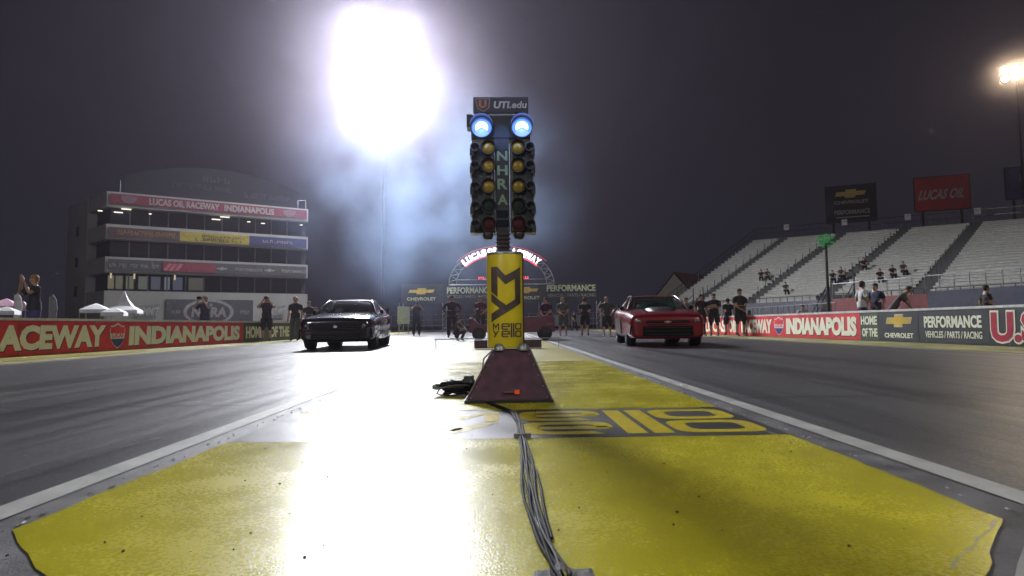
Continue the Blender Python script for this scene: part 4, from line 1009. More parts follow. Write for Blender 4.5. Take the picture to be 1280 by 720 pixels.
c = G(640, 425)  # cart added to fill the purple lens flare mass behind the tree
ct = thing('flare_cart', 'low maroon utility cart mostly hidden behind the yellow drum', 'cart', (c.x, c.y, 0)); kk = c.y/F
MAR = mat('flare_maroon', (.10, .018, .04), .45, var=.3)
wl_, wr_ = (588-640)*kk, (692-640)*kk
mb = MB(); mb.poly([(wl_, .30), (wr_, .30), (wr_, .82), (wr_-.12, .92), (.25, .86), (-.1, .60), (wl_+.35, .60), (wl_+.1, .88), (wl_, .85)], lambda u, v, w: Vector((u, w-.6, v)), 1.2); mb.build('body', MAR, ct, bevel=.03)
mb = MB(); mb.box((-.25, .0, .70), (.7, 1.0, .16)); mb.build('seat', BLACK, ct, bevel=.03)
mb = MB(); mb.box((wl_+.32, .0, .98), (.12, 1.0, .45)); mb.build('backrest', BLACK, ct, bevel=.03)
mb = MB(); mb.path([(.35, -.5, .86), (.30, -.5, 1.3), (.30, .5, 1.3), (.35, .5, .86)], .02); mb.build('front_hoop', DARK, ct)
mb = MB(); mb.lathe((.12, -.2, 1.02), [(.16, -.01), (.18, 0), (.16, .01)], 'x', 16); mb.build('steering_wheel', BLACK, ct)
for x in (wl_+.35, wr_-.35):
    for y in (-.62, .48): mb = MB(); mb.lathe((x, y, .25), [(.02, 0), (.24, 0), (.25, .03), (.25, .12), (.24, .15), (.02, .15)], 'y', 18); mb.build('wheel', RUB, ct)
mb = MB(); mb.box((wr_-.2, -.62, .6), (.25, .03, .09)); mb.build('side_marker', mat('dull_badge', (.16, .06, .06), .5), ct)

# ------------------------------------------------------------------ cars
def loft(mb, secs, close_ends=True, smooth=True, mi=0):
    n = len(secs[0]); vs = [p for s_ in secs for p in s_]
    mb.add(vs, [(k*n+i, k*n+i+1, (k+1)*n+i+1, (k+1)*n+i) for k in range(len(secs)-1) for i in range(n-1)], mi, smooth)
    if close_ends: mb.add(secs[0], [tuple(range(n))], mi, smooth); mb.add(secs[-1], [tuple(range(n-1, -1, -1))], mi, smooth)
def car(name, label, loc, paint, roofm, scoop, kind, rz=0.0):
    t = thing(name, label, 'race car', loc, rz)
    # y grows towards the tail; stations: y, half width, bottom, shoulder z, crown z
    tail = [(2.2, .94, .18, .89, .98), (3.0, .95, .18, .91, .99), (3.6, .985, .19, .96, 1.02), (4.1, .975, .22, .98, 1.05), (4.5, .93, .28, .98, 1.06), (4.76, .86, .34, .95, 1.03)]
    if kind == 'coupe':
        st = [(0.00, .74, .27, .66, .70), (.035, .87, .22, .74, .78), (.16, .925, .20, .785, .835), (.6, .95, .20, .83, .895), (1.1, .955, .20, .86, .935), (1.6, .95, .19, .88, .965)]+tail
    else:
        st = [(0.00, .70, .25, .64, .67), (.035, .85, .20, .73, .765), (.16, .92, .18, .78, .82), (.6, .95, .18, .82, .875), (1.1, .96, .18, .86, .925), (1.6, .95, .18, .88, .955)]+tail
    secs = []
    for (y, w, zb_, zs, zc) in st:
        h = zs-zb_
        half = [(w*.80, zb_), (w*.93, zb_+.02), (w*.985, zb_+h*.22), (w*.975, zb_+h*.45), (w, zb_+h*.66), (w*.985, zb_+h*.84), (w*.93, zs), (w*.82, zs+(zc-zs)*.5), (w*.55, zc-.01), (w*.28, zc), (0, zc)]
        ring = [(x, y, z) for x, z in half]+[(-x, y, z) for x, z in half[::-1][1:]]
        ring.append(ring[0]); secs.append(ring)
    mb = MB(); loft(mb, secs); body = mb.build('body', paint, t)
    bm = bmesh.new(); bm.from_mesh(body.data); bmesh.ops.remove_doubles(bm, verts=bm.verts, dist=1e-4); bmesh.ops.recalc_face_normals(bm, faces=bm.faces); bm.to_mesh(body.data); bm.free()
    ss = body.modifiers.new('s', 'SUBSURF'); ss.levels = 2; ss.render_levels = 2
    # wheel arches cut out
    fr, rr = .33, .40
    wh = [(.92, fr, .20), (3.75, rr, .38)]
    for wy, wr, ww in wh:
        for sd in (-1, 1):
            cu2 = MB(); cu2.tube((sd*(1.2), wy, wr), (sd*(.93-ww-.06), wy, wr), wr+.05, n=28); co = cu2.build('cutter', BLACK, None)
            bo = body.modifiers.new('b', 'BOOLEAN'); bo.object = co; bo.operation = 'DIFFERENCE'; bo.solver = 'EXACT'
    bpy.context.view_layer.update()
    me = bpy.data.meshes.new_from_object(body.evaluated_get(bpy.context.evaluated_depsgraph_get()))
    body.modifiers.clear(); body.data = me
    me.materials.clear(); me.materials.append(paint)
    for p in me.polygons: p.use_smooth = True
    try: me.set_sharp_from_angle(angle=R(40))
    except Exception: pass
    for o in [x for x in bpy.data.objects if x.name.startswith('cutter')]: bpy.data.objects.remove(o)
    for wy, wr, ww in wh:
        for sd in (-1, 1):
            x1 = sd*.925; x0 = sd*(.925-ww)
            w_ = MB(); w_.lathe((x0, wy, wr), [(wr*.5, 0), (wr*.93, 0), (wr, sd*.03), (wr, sd*(ww-.03)), (wr*.93, sd*ww), (wr*.60, sd*ww)], 'x', 28); wo = w_.build('wheel', RUB, t)
            w_ = MB(); w_.lathe((x0, wy, wr), [(wr*.6, sd*ww), (wr*.56, sd*(ww-.04)), (wr*.2, sd*(ww-.06)), (.0005, sd*(ww-.05))], 'x', 20); w_.build('rim', mat('rim_metal', (.3, .3, .3), .3, metal=.9), wo)
            w_ = MB()
            for k in range(5):
                a = k*2*math.pi/5; w_.tube((x1-sd*.03, wy+math.cos(a)*.04, wr+math.sin(a)*.04), (x1-sd*.02, wy+math.cos(a)*wr*.57, wr+math.sin(a)*wr*.57), .02, n=5)
            w_.build('spoke', MC['rim_metal'], wo)
            w_ = MB(); w_.lathe((x0-sd*.02, wy, wr), [(.0005, 0), (wr+.045, 0), (wr+.045, sd*(ww-.05))], 'x', 24); w_.build('wheel_well', BLACK, t)
    NB = mat('nose_black', (.005, .005, .0055), .75, spec=.15)
    # greenhouse
    zr = 1.37; cy = [(1.55, .80, .93), (2.30, .585, zr-.03), (2.7, .575, zr), (3.1, .58, zr-.01), (3.95, .70, 1.02)]
    def row(i, k=1.0): y, w, z = cy[i]; return y, w*k, z
    def pt(i, s_, k=1.0, dz_=0): y, w, z = cy[i]; return (s_*w*k, y, z+dz_)
    # roof
    rs = []
    for i in (1, 2, 3):
        y, w, z = cy[i]; rs.append([(w*math.cos(a), y, z-.05+.05*math.sin(a)**.6 if math.sin(a) > 0 else z-.05) for a in [math.pi*k/12 for k in range(13)]])
    mb = MB(); loft(mb, rs, False); mb.build('roof', roofm, t)
    mb = MB(); n = 8; rsw = []
    for j in range(5):
        f_ = j/4; y = 1.45+(2.30-1.45)*f_; z = .945+(zr-.035-.945)*f_+.03*math.sin(math.pi*f_); w = .79+(.572-.79)*f_
        rsw.append([(w*(2*k/n-1), y+.10*(abs(2*k/n-1)**2), z-.02*(abs(2*k/n-1)**2)) for k in range(n+1)])
    loft(mb, rsw, False); mb.build('windscreen', mat('car_glass', (.015, .02, .022), .05, spec=.8), t); MC['car_glass'].node_tree.nodes['Principled BSDF'].inputs['Alpha'].default_value = .6
    mb = MB(); rsw = []
    for j in range(5):
        f_ = j/4; y = 3.08+(4.0-3.08)*f_; z = zr-.02+(1.0-zr+.02)*f_+.03*math.sin(math.pi*f_); w = .575+(.70-.575)*f_
        rsw.append([(w*(2*k/n-1), y, z-.02*(abs(2*k/n-1)**2)) for k in range(n+1)])
    loft(mb, rsw, False); mb.build('rear_window', MC['car_glass'], t)
    for sd in (-1, 1):
        mb = MB(); mb.add([(sd*.83, 1.75, .92), (sd*.62, 2.32, zr-.07), (sd*.62, 3.02, zr-.07), (sd*.82, 3.35, .97), (sd*.85, 2.6, .95)], [(0, 1, 2, 3, 4)]); mb.build('side_window', MC['car_glass'], t)
        mb = MB(); mb.add([(sd*.83, 3.38, .965), (sd*.62, 3.04, zr-.05), (sd*.60, 3.10, zr-.05), (sd*.72, 4.0, .985), (sd*.86, 3.95, .97)], [(0, 1, 2, 3, 4)]); mb.build('rear_quarter', roofm, t)
        mb = MB(); mb.path([(sd*.81, 1.52, .93), (sd*.70, 1.92, 1.16), (sd*.59, 2.30, zr-.045), (sd*.61, 2.7, zr-.03), (sd*.62, 3.1, zr-.05)], .028); mb.build('pillar', roofm, t)
        mb = MB(); mb.lathe((sd*.93, 1.85, .995), [(.001, -.03), (.045, -.028), (.058, 0), (.042, .05), (.001, .065)], 'y', 12); mb.build('mirror', NB, t)
        mb = MB(); mb.path([(sd*.85, 1.83, .93), (sd*.92, 1.84, .98)], .018); mb.build('mirror_stalk', BLACK, t)
    # nose
    NB = mat('nose_black', (.005, .005, .0055), .75, spec=.15)
    nose = lambda lean: (lambda u, v, w: Vector((u, -.002+.055*abs(u/.7)**5+max(0, v-.5)*lean-w, v)))
    fn = nose(.12)
    if kind == 'coupe':
        lo_, up_ = [(-.66, .27), (.66, .27), (.60, .42), (-.60, .42)], [(-.58, .50), (.58, .50), (.62, .655), (-.62, .655)]
        lamp_ = [(.645, .53), (.80, .57), (.825, .665), (.665, .655)]
    else:
        lo_, up_ = [(-.60, .26), (.60, .26), (.68, .36), (.58, .50), (-.58, .50), (-.68, .36)], [(-.60, .575), (.60, .575), (.62, .635), (-.62, .635)]
        lamp_ = [(.63, .585), (.82, .62), (.83, .67), (.63, .645)]
    for nm, q_ in (('lower_grille', lo_), ('upper_grille', up_)):
        mb = MB(); n_ = 12; us_ = [min(p[0] for p in q_), max(p[0] for p in q_)]
        z0_, z1_ = min(p[1] for p in q_), max(p[1] for p in q_)
        for k in range(n_):
            a_, b_ = us_[0]+(us_[1]-us_[0])*k/n_, us_[0]+(us_[1]-us_[0])*(k+1)/n_
            e = .05 if k in (0, n_-1) else 0
            mb.poly([(a_, z0_+(e if k == 0 else 0)), (b_, z0_+(e if k == n_-1 else 0)), (b_, z1_-(e if k == n_-1 else 0)), (a_, z1_-(e if k == 0 else 0))], fn, .016)
        go = mb.build(nm, NB, t)
        mb = MB(); rows_ = 3 if z1_-z0_ > .12 else 1
        for k in range(rows_):
            zz_ = z0_+(z1_-z0_)*(k+.5)/rows_; mb.path([fn(x, zz_, .020) for x in (-.54, -.3, 0, .3, .54)], .006)
        mb.build('grille_bar', mat('grille_trim', (.03, .03, .032), .45), go)
    mb = MB(); mb.poly(bowtie(0, .60, .17, .055) if kind != 'coupe' else ell(0, .58, .05, .03, 12), nose(.12), .026); mb.build('nose_emblem', mat('emblem_metal', (.35, .33, .28), .35, metal=.6), t)
    for sd in (-1, 1):
        mb = MB(); mb.poly([(sd*a_, b_) for a_, b_ in lamp_], lambda u, v, w: Vector((u, -.004+.075*abs(u/.7)**3-.06+w*1.0, v)), .09); hl = mb.build('headlight', mat('headlight_glass', (.16, .16, .17), .2, spec=.8), t)
        mb = MB(); mb.lathe((sd*.72, -.012, .60 if kind == 'coupe' else .632), [(.0005, -.02), (.03, -.015), (.035, 0)], 'y', 12); mb.build('lamp_core', mat('lamp_core', (.4, .4, .42), .2, metal=.5), hl)
        mb = MB(); mb.path([(sd*.90, .10, .30), (sd*.885, .06, .45), (sd*.87, .055, .52)], .02); mb.build('bumper_vent', NB, t)
    mb = MB(); mb.path([(x, -.004+.055*abs(x/.7)**5, .475 if kind == 'coupe' else .535) for x in (-.8, -.6, -.3, 0, .3, .6, .8)], .008); mb.build('bumper_seam', NB, t)
    for sd in (-1, 1): mb = MB(); mb.path([(sd*.50, .12, .80), (sd*.55, .6, .885), (sd*.62, 1.4, .945)], .006); mb.build('bonnet_seam', NB, t)
    mb = MB(); pts = [(-.93, .30), (-.88, .06), (-.6, -.03), (.6, -.03), (.88, .06), (.93, .30)]
    mb.poly(pts, lambda u, v, w: Vector((u*.9, v+.02, .195+w)), .02); mb.build('front_splitter', NB, t)
    # hood scoop
    if scoop:
        sc = []
        for y, w, z in ((.55, .26, .86), (.8, .34, .97), (1.3, .36, 1.0), (1.6, .30, .98)):
            sc.append([(-w-.05, y, .80), (-w, y, z-.04), (-w*.6, y, z), (w*.6, y, z), (w, y, z-.04), (w+.05, y, .80)])
        mb = MB(); loft(mb, sc); mb.build('hood_scoop', scoop, t)
    # wing
    mb = MB(); mb.box((0, 4.72, 1.13), (1.66, .26, .03)); mb.build('wing', NB, t, bevel=.008)
    for sd in (-1, 1): mb = MB(); mb.box((sd*.80, 4.66, 1.05), (.02, .34, .24)); mb.build('wing_endplate', NB, t)
    for sd in (-1, 1):
        mb = MB(); mb.box((sd*.62, 4.77, .86), (.36, .03, .09)); mb.build('tail_lamp', mat('tail_red', (.3, .01, .01), .3), t)
    # cage & driver
    mb = MB(); mb.path([(-.55, 2.5, .9), (-.5, 2.5, 1.24), (.5, 2.5, 1.24), (.55, 2.5, .9)], .025); mb.path([(.5, 2.5, 1.24), (-.3, 2.5, .8)], .02); mb.build('roll_cage', mat('cage_grey', (.2, .2, .2), .4), t)
    mb = MB(); mb.lathe((-.34, 2.45, 1.0), [(.001, -.14), (.09, -.11), (.125, 0), (.10, .10), (.001, .13)], n=14); mb.build('driver_helmet', mat('helmet_pale', (.45, .45, .45), .3), t)
    # door seams
    for sd in (-1, 1):
        mb = MB(); mb.path([(sd*.957, 1.85, .86), (sd*.957, 1.80, .5), (sd*.95, 1.85, .2)], .006, n=4); mb.path([(sd*.962, 3.2, .88), (sd*.962, 3.22, .5), (sd*.952, 3.1, .2)], .006, n=4); mb.build('door_seam', BLACK, t)
    return t
PB = mat('gloss_black', (.012, .011, .014), .16, var=.05, coat=.8, spec=.6)
PR = mat('gloss_red', (.17, .003, .009), .32, var=.05, coat=.3, spec=.5)
gl = G(423, 437); carL = car('race_car', 'gloss black race coupe with white door lettering staged in the near left lane', (-4.18, 15.35, 0), PB, mat('roof_black', (.012, .011, .014), .32, var=.05, coat=.5, spec=.7), None, 'coupe', R(4.5))
f_ = Face((.966, 3.15), (.966, 1.9))       # door facing the median (its left-to-right runs front to tail)
fD = Face((.975, 1.9), (.975, 3.2))
mb = MB(); text(mb, '~3', fD.off(.0), .25, 1.0, .62, .80, .006, .04); mb.build('door_lettering', WHITE, carL)
mb = MB(); text(mb, '~6', fD.off(.0), .05, 1.15, .34, .48, .006, .03); mb.build('door_lettering', mat('dim_white', (.35, .35, .33), .5), carL)
for k, (y, z, r_) in enumerate(((.5, .50, .05), (.62, .36, .05), (.52, .26, .04))):
    mb = MB(); mb.poly(ell(y-.0, z, r_, r_*.8, 12), lambda u, v, w: Vector((.945+.02*k*0+w, u, v)), .012); mb.build('sponsor_sticker', mat('dim_white', (.35, .35, .33), .5), carL)
carR = car('race_car', 'red race coupe with black hood scoop staged in the right lane', (4.02, 14.7, 0), PR, mat('dark_red_roof', (.05, .004, .006), .3, coat=.3), MC['black_paint'], 'camaro', R(-6))
mb = MB(); mb.poly([(-.5, .95), (.5, .95), (.42, 1.12), (-.42, 1.12)], lambda u, v, w: Vector((u, 1.5+(v-.91)*1.75-.03-w, v+.03)), .004); 
mb.build('screen_glow_strip', mat('green_glow_tint', (.02, .07, .05), .2, spec=.8), carR)  # green windscreen glow put in as a dark green strip
for i in range(3):
    mb = MB(); mb.poly([(1.0+i*.45, .3), (1.3+i*.45, .3), (1.7+i*.45, .75), (1.4+i*.45, .75)], lambda u, v, w: Vector((-.965-w, u+.9, v)), .004); mb.build('side_graphic', mat('silver_graphic', (.22, .20, .20), .35), carR)

# ------------------------------------------------------------------ people
BONES = None
POSES = {
 'stand': dict(),
 'crossed': dict(elL=(.25, -.04, 1.14), wrL=(-.04, -.20, 1.20), elR=(-.25, -.04, 1.14), wrR=(.04, -.22, 1.16)),
 'camera': dict(elL=(.30, -.20, 1.28), wrL=(.09, -.24, 1.58), elR=(-.30, -.20, 1.28), wrR=(-.09, -.24, 1.58)),
 'hips': dict(elL=(.38, .04, 1.20), wrL=(.22, -.06, 1.02), elR=(-.38, .04, 1.20), wrR=(-.22, -.06, 1.02)),
 'front': dict(elL=(.25, .0, 1.14), wrL=(.06, -.18, .98), elR=(-.25, .0, 1.14), wrR=(-.06, -.18, .98)),
 'walk': dict(knL=(.10, -.18, .52), anL=(.10, -.22, .09), knR=(-.10, .04, .50), anR=(-.10, .30, .14), elL=(.24, .10, 1.16), wrL=(.24, .02, .94), elR=(-.24, -.06, 1.15), wrR=(-.24, -.22, .98)),
 'bend': dict(waist=(0, -.06, 1.08), chest=(0, -.22, 1.30), neck=(0, -.36, 1.42), head=(0, -.46, 1.50), crown=(0, -.50, 1.60), shL=(.19, -.26, 1.34), shR=(-.19, -.26, 1.34), elL=(.22, -.40, 1.08), wrL=(.16, -.52, .88), elR=(-.22, -.40, 1.08), wrR=(-.16, -.52, .88)),
 'crouch': dict(pelvis=(0, .08, .40), waist=(0, .02, .58), chest=(0, -.10, .82), neck=(0, -.16, .98), head=(0, -.20, 1.09), crown=(0, -.20, 1.20), shL=(.19, -.10, .90), shR=(-.19, -.10, .90), elL=(.28, -.28, .70), wrL=(.12, -.46, .62), elR=(-.28, -.28, .70), wrR=(-.12, -.46, .62), hiL=(.10, .06, .38), hiR=(-.10, .06, .38), knL=(.22, -.36, .50), knR=(-.22, -.30, .48), anL=(.17, -.18, .09), anR=(-.17, -.10, .09)),
 'sit': dict(pelvis=(0, .0, .48), waist=(0, 0, .66), chest=(0, -.04, .92), neck=(0, -.06, 1.07), head=(0, -.08, 1.18), crown=(0, -.07, 1.29), shL=(.19, -.02, .98), shR=(-.19, -.02, .98), elL=(.25, -.14, .74), wrL=(.10, -.32, .62), elR=(-.25, -.14, .74), wrR=(-.10, -.32, .62), hiL=(.10, -.02, .46), hiR=(-.10, -.02, .46), knL=(.14, -.44, .50), knR=(-.14, -.44, .50), anL=(.13, -.42, .09), anR=(-.13, -.42, .09)),
}
BASE = dict(pelvis=(0, 0, .96), waist=(0, 0, 1.10), chest=(0, -.01, 1.33), neck=(0, 0, 1.50), head=(0, -.02, 1.61), crown=(0, -.01, 1.72),
            shL=(.19, 0, 1.42), shR=(-.19, 0, 1.42), elL=(.26, .03, 1.14), wrL=(.27, -.06, .90), elR=(-.26, .03, 1.14), wrR=(-.27, -.06, .90),
            hiL=(.10, 0, .92), hiR=(-.10, 0, .92), knL=(.13, -.03, .50), knR=(-.13, -.03, .50), anL=(.14, .02, .09), anR=(-.14, .02, .09))
RAD = dict(pelvis=(.155, .12), waist=(.145, .11), chest=(.175, .125), neck=(.06, .06), head=(.082, .098), crown=(.055, .07), sh=(.075, .075), el=(.046, .046), wr=(.030, .030), hi=(.10, .105), kn=(.065, .065), an=(.045, .045))
PSHARE = {}
CAMLAB = ['small dark camera raised by the person before the HOME OF THE panel', 'small dark camera of the person behind the wall near the oval logo', 'small dark camera of the person filming beside the pale green board']
def person(loc, face_deg, pose, shirt, legs, label, h=1.78, shorts=False, sleeves=False, hair=(.03, .02, .015), item=None, shoes=(.02, .02, .02), group=None, build_w=1.0, cap=None, seat_z=0.0):
    key = (pose, shirt, legs, shorts, sleeves, build_w, shoes)
    J = dict(BASE); J.update(POSES[pose])
    J = {k: Vector(v) for k, v in J.items()}
    t = thing('person', label, 'person', loc, R(face_deg), group); k_ = h/1.78; t.scale = (k_, k_, k_)
    if key not in PSHARE:
        names = list(J); idx = {n: i for i, n in enumerate(names)}
        vs = [J[n] for n in names]; rad = []
        for n in names:
            r_ = RAD.get(n) or RAD[n[:-1]]
            rad.append((r_[0]*(build_w if n in ('pelvis', 'waist', 'chest') else 1), r_[1]*(build_w if n in ('pelvis', 'waist', 'chest') else 1)))
        ed = [('pelvis', 'waist'), ('waist', 'chest'), ('chest', 'neck'), ('neck', 'head'), ('head', 'crown')]
        for s_ in 'LR': ed += [('chest', 'sh'+s_), ('sh'+s_, 'el'+s_), ('el'+s_, 'wr'+s_), ('pelvis', 'hi'+s_), ('hi'+s_, 'kn'+s_), ('kn'+s_, 'an'+s_)]
        E = [(idx[a], idx[b]) for a, b in ed]; lab = {n: n for n in names}; tags_ = list(names)
        def addv(p, r_, par, tg):
            vs.append(Vector(p)); rad.append((r_, r_) if not isinstance(r_, tuple) else r_); tags_.append(tg); E.append((par, len(vs)-1)); return len(vs)-1
        hd = J['head']; fwd = Vector((0, -1, 0))
        addv(hd+Vector((0, -.105, -.01)), .017, idx['head'], 'nose')
        for s_, sg in (('L', 1), ('R', -1)):
            addv(hd+Vector((sg*.092, .01, 0)), .018, idx['head'], 'ear')
            w_ = J['wr'+s_]; e_ = J['el'+s_]; d_ = (w_-e_).normalized()
            sd = d_.cross(Vector((0, -1, 0.01))).normalized()
            pm = addv(w_+d_*.075, (.036, .022), idx['wr'+s_], 'hand')
            for q, ln in enumerate((.065, .078, .072, .055)):
                o_ = (q-1.5)*.019; a_ = addv(w_+d_*.105+sd*o_, .010, pm, 'hand')
                a2 = addv(w_+d_*(.105+ln*.5)+sd*o_*1.15+Vector((0, -.012, 0)), .0085, a_, 'hand'); addv(w_+d_*(.105+ln*.9)+sd*o_*1.15+Vector((0, -.032, 0)), .0075, a2, 'hand')
            th_ = addv(w_+d_*.055+sd*-.038+Vector((0, -.015, 0)), .011, idx['wr'+s_], 'hand'); addv(w_+d_*.09+sd*-.055+Vector((0, -.028, 0)), .009, th_, 'hand')
            an = J['an'+s_]
            addv(an+Vector((0, .05, -.045)), .042, idx['an'+s_], 'shoe'); toe = addv(an+Vector((0, -.10, -.05)), .042, idx['an'+s_], 'shoe'); addv(an+Vector((0, -.18, -.058)), .030, toe, 'shoe')
        me = bpy.data.meshes.new('body'); me.from_pydata(vs, E, []); ob = bpy.data.objects.new('b', me); COL.objects.link(ob)
        sk = ob.modifiers.new('s', 'SKIN'); sk.use_smooth_shade = True; sk.branch_smoothing = .4
        for i, d_ in enumerate(me.skin_vertices[0].data): d_.radius = rad[i]; d_.use_root = (i == 0)
        su = ob.modifiers.new('u', 'SUBSURF'); su.levels = 1
        bpy.context.view_layer.update()
        m2 = bpy.data.meshes.new_from_object(ob.evaluated_get(bpy.context.evaluated_depsgraph_get())); bpy.data.objects.remove(ob)
        m2.materials.clear()
        for m in (SKIN, mat('shirt_%s' % (shirt,), shirt, .85, scale=12), mat('trousers_%s' % (legs,), legs, .85, scale=12), mat('shoe_%s' % (shoes,), shoes, .6)): m2.materials.append(m)
        seg = [(vs[a], vs[b], tags_[a], tags_[b]) for a, b in E]
        for p in m2.polygons:
            c_ = p.center; best = None
            for a, b, ta, tb in seg:
                ab = b-a; q = max(0, min(1, (c_-a).dot(ab)/max(ab.length_squared, 1e-9))); d_ = (c_-(a+ab*q)).length
                if tb in ('nose', 'ear'): d_ += .02
                if best is None or d_ < best[0]: best = (d_, ta, tb, q)
            _, ta, tb, q = best; mi = 0
            if tb in ('waist', 'chest'): mi = 1 if (ta, q > .3) != ('pelvis', False) else 2
            elif tb.startswith('sh') and len(tb) == 3: mi = 1
            elif ta == 'chest' and tb == 'neck': mi = 1 if q < .72 else 0
            elif tb.startswith('el'): mi = 1 if (sleeves or q < .62) else 0
            elif tb.startswith('wr'): mi = 1 if sleeves else 0
            elif tb.startswith('hi'): mi = 2
            elif tb.startswith('kn'): mi = 2
            elif tb.startswith('an'): mi = 2 if (not shorts or q < .08) else (3 if q > .9 else 0)
            elif tb == 'shoe': mi = 3
            p.material_index = mi
        kids = []
        hm = MB(); c_ = J['head']; cr_ = J['crown']
        hm.lathe((c_.x, c_.y+.014, c_.z), [(.088, .03), (.091, .06), (.084, .095), (.058, .125), (.001, .138)], n=16)
        hm.lathe((c_.x, c_.y+.012, c_.z), [(.072, -.06), (.086, -.02), (.090, .03)], n=12, a0=R(-10), a1=R(190))
        kids = hm
        for s_ in 'LR': pass
        cl = MB()
        if True:   # loose shirt hem
            p_, c2 = J['pelvis'], J['waist']; bw = build_w
            ax = (J['chest']-J['pelvis']).normalized(); vs2 = []
            for r_, f2 in ((.178*bw, -.06), (.182*bw, .04), (.172*bw, .14)):
                for i in range(18):
                    a = 2*math.pi*i/18; vs2.append(p_+ax*f2+Vector((r_*math.cos(a), r_*.80*math.sin(a), 0)))
            cl.add(vs2, [(k*18+i, k*18+(i+1) % 18, (k+1)*18+(i+1) % 18, (k+1)*18+i) for k in range(2) for i in range(18)], 0, True)
        shs = []
        for s_ in 'LR':
            sh_ = MB(); shs.append(sh_); a, b = J['hi'+s_], J['kn'+s_]
            if shorts: e_ = a.lerp(b, .88); sh_.tube(a.lerp(b, .1), e_, .115, .108, n=14, caps=False)
            else:
                sh_.tube(a.lerp(b, .1), b, .112, .082, n=14, caps=False); c3 = J['an'+s_]; sh_.tube(b.lerp(c3, -.04), c3.lerp(b, .05), .081, .070, n=14, caps=False)
        sh_ = shs; sls = []
        for s_ in 'LR':
            sl = MB(); sls.append(sl); a, b = J['sh'+s_], J['el'+s_]; sl.tube(a.lerp(b, .05), a.lerp(b, .72), .078, .070, n=12, caps=False)
        sl = sls
        PSHARE[key] = (m2, hm, cl, sh_, sl)
    m2, hm, cl, sh_, sl = PSHARE[key]
    b = bpy.data.objects.new('body', m2); COL.objects.link(b); b.parent = t
    if cap: hm.build('cap', mat('cap_%s' % (cap,), cap, .7), t)
    else: hm.build('hair', mat('hair_%s' % (hair,), hair, .7), t)
    sm = MC['shirt_%s' % (shirt,)]; tm = MC['trousers_%s' % (legs,)]
    def shared(mb_, nm, m, sx=''):
        kk_ = (key, nm, sx)
        if kk_ not in PSHARE: o = mb_.build(nm, m, t); PSHARE[kk_] = o.data; return
        o = bpy.data.objects.new(nm, PSHARE[kk_]); COL.objects.link(o); o.parent = t
    shared(cl, 'shirt_hem', sm)
    for q_, nm in zip(sh_, 'LR'): shared(q_, 'shorts_leg' if shorts else 'trouser_leg', tm, nm)
    if not sleeves:
        for q_, nm in zip(sl, 'LR'): shared(q_, 'sleeve', sm, nm)
    if item == 'camera':
        w_ = (J['wrL']+J['wrR'])/2
        q = thing('camera', CAMLAB.pop(0), 'camera', (0, 0, 0))
        mb = MB(); mb.box((0, 0, 0), (.14, .07, .10)); mb.build('camera_body', BLACK, q, bevel=.008)
        mb = MB(); mb.lathe((0, -.03, 0), [(.035, 0), (.04, -.08), (.03, -.08), (.001, -.07)], 'y', 14); mb.build('camera_lens', GLASS, q)
        M_ = Matrix.Translation(loc) @ Matrix.Rotation(R(face_deg), 4, 'Z') @ Matrix.Scale(k_, 4)
        q.location = M_ @ (w_+Vector((0, -.075, .08))); q.rotation_euler = (0, 0, R(face_deg))
    return t
BK = (.016, .016, .02); DG = (.05, .055, .05); KH = (.22, .19, .13); NV = (.02, .025, .06); GR = (.14, .14, .14); WH = (.5, .5, .5)
def at(px, py_feet, py_head=None):
    p = G(px, py_feet); h = None
    if py_head is not None: h = P(px, py_head, p.y).z
    return (p.x, p.y, 0), h
def put(px, pf, ph, face, pose, shirt, legs, label, **k):
    l_, h = at(px, pf, ph); ref = {'crouch': 1.22, 'sit': 1.31, 'bend': 1.66}.get(pose, 1.77)
    k.setdefault('h', max(1.3, min(2.1, h/ref*1.78))); return person(l_, face, pose, shirt, legs, label, **k)
GRP = None
# left, in front of the wall
put(333, 427, 369, 15, 'camera', BK, BK, 'person in black holding a camera up in front of the HOME OF THE panel', shorts=True, item='camera', hair=(.25, .2, .14))
put(369, 426, 370, -5, 'stand', BK, DG, 'bald person in dark shirt standing just left of the black car', shorts=False, hair=(.28, .2, .16))
put(386, 423, 376, 10, 'front', BK, BK, 'person in black half hidden behind the black car nose', hair=(.1, .07, .05))
put(401, 423, 384, -20, 'bend', BK, GR, 'person leaning over the bonnet behind the black car', hair=(.06, .04, .03))
# behind the left wall, on a step-up
def behind(px, ph, d, face, pose, shirt, legs, label, z0=0.0, **k):
    p = P(px, 400, d); h = P(px, ph, d).z-z0; ref = {'crouch': 1.22, 'sit': 1.31, 'bend': 1.66}.get(pose, 1.77)
    return person((p.x, p.y, z0), face, pose, shirt, legs, label, h=h/ref*1.78, **k)
behind(42, 342, 14.8, -35, 'camera', (.03, .03, .045), (.07, .05, .16), 'blonde woman in dark top and purple trousers behind the left end of the red wall', z0=.15, hair=(.22, .13, .05), shorts=False)
behind(256, 369, 22.6, -10, 'camera', (.05, .045, .09), (.06, .05, .14), 'person in purple aiming a camera behind the red wall near the oval logo', hair=(.2, .16, .12), item='camera')
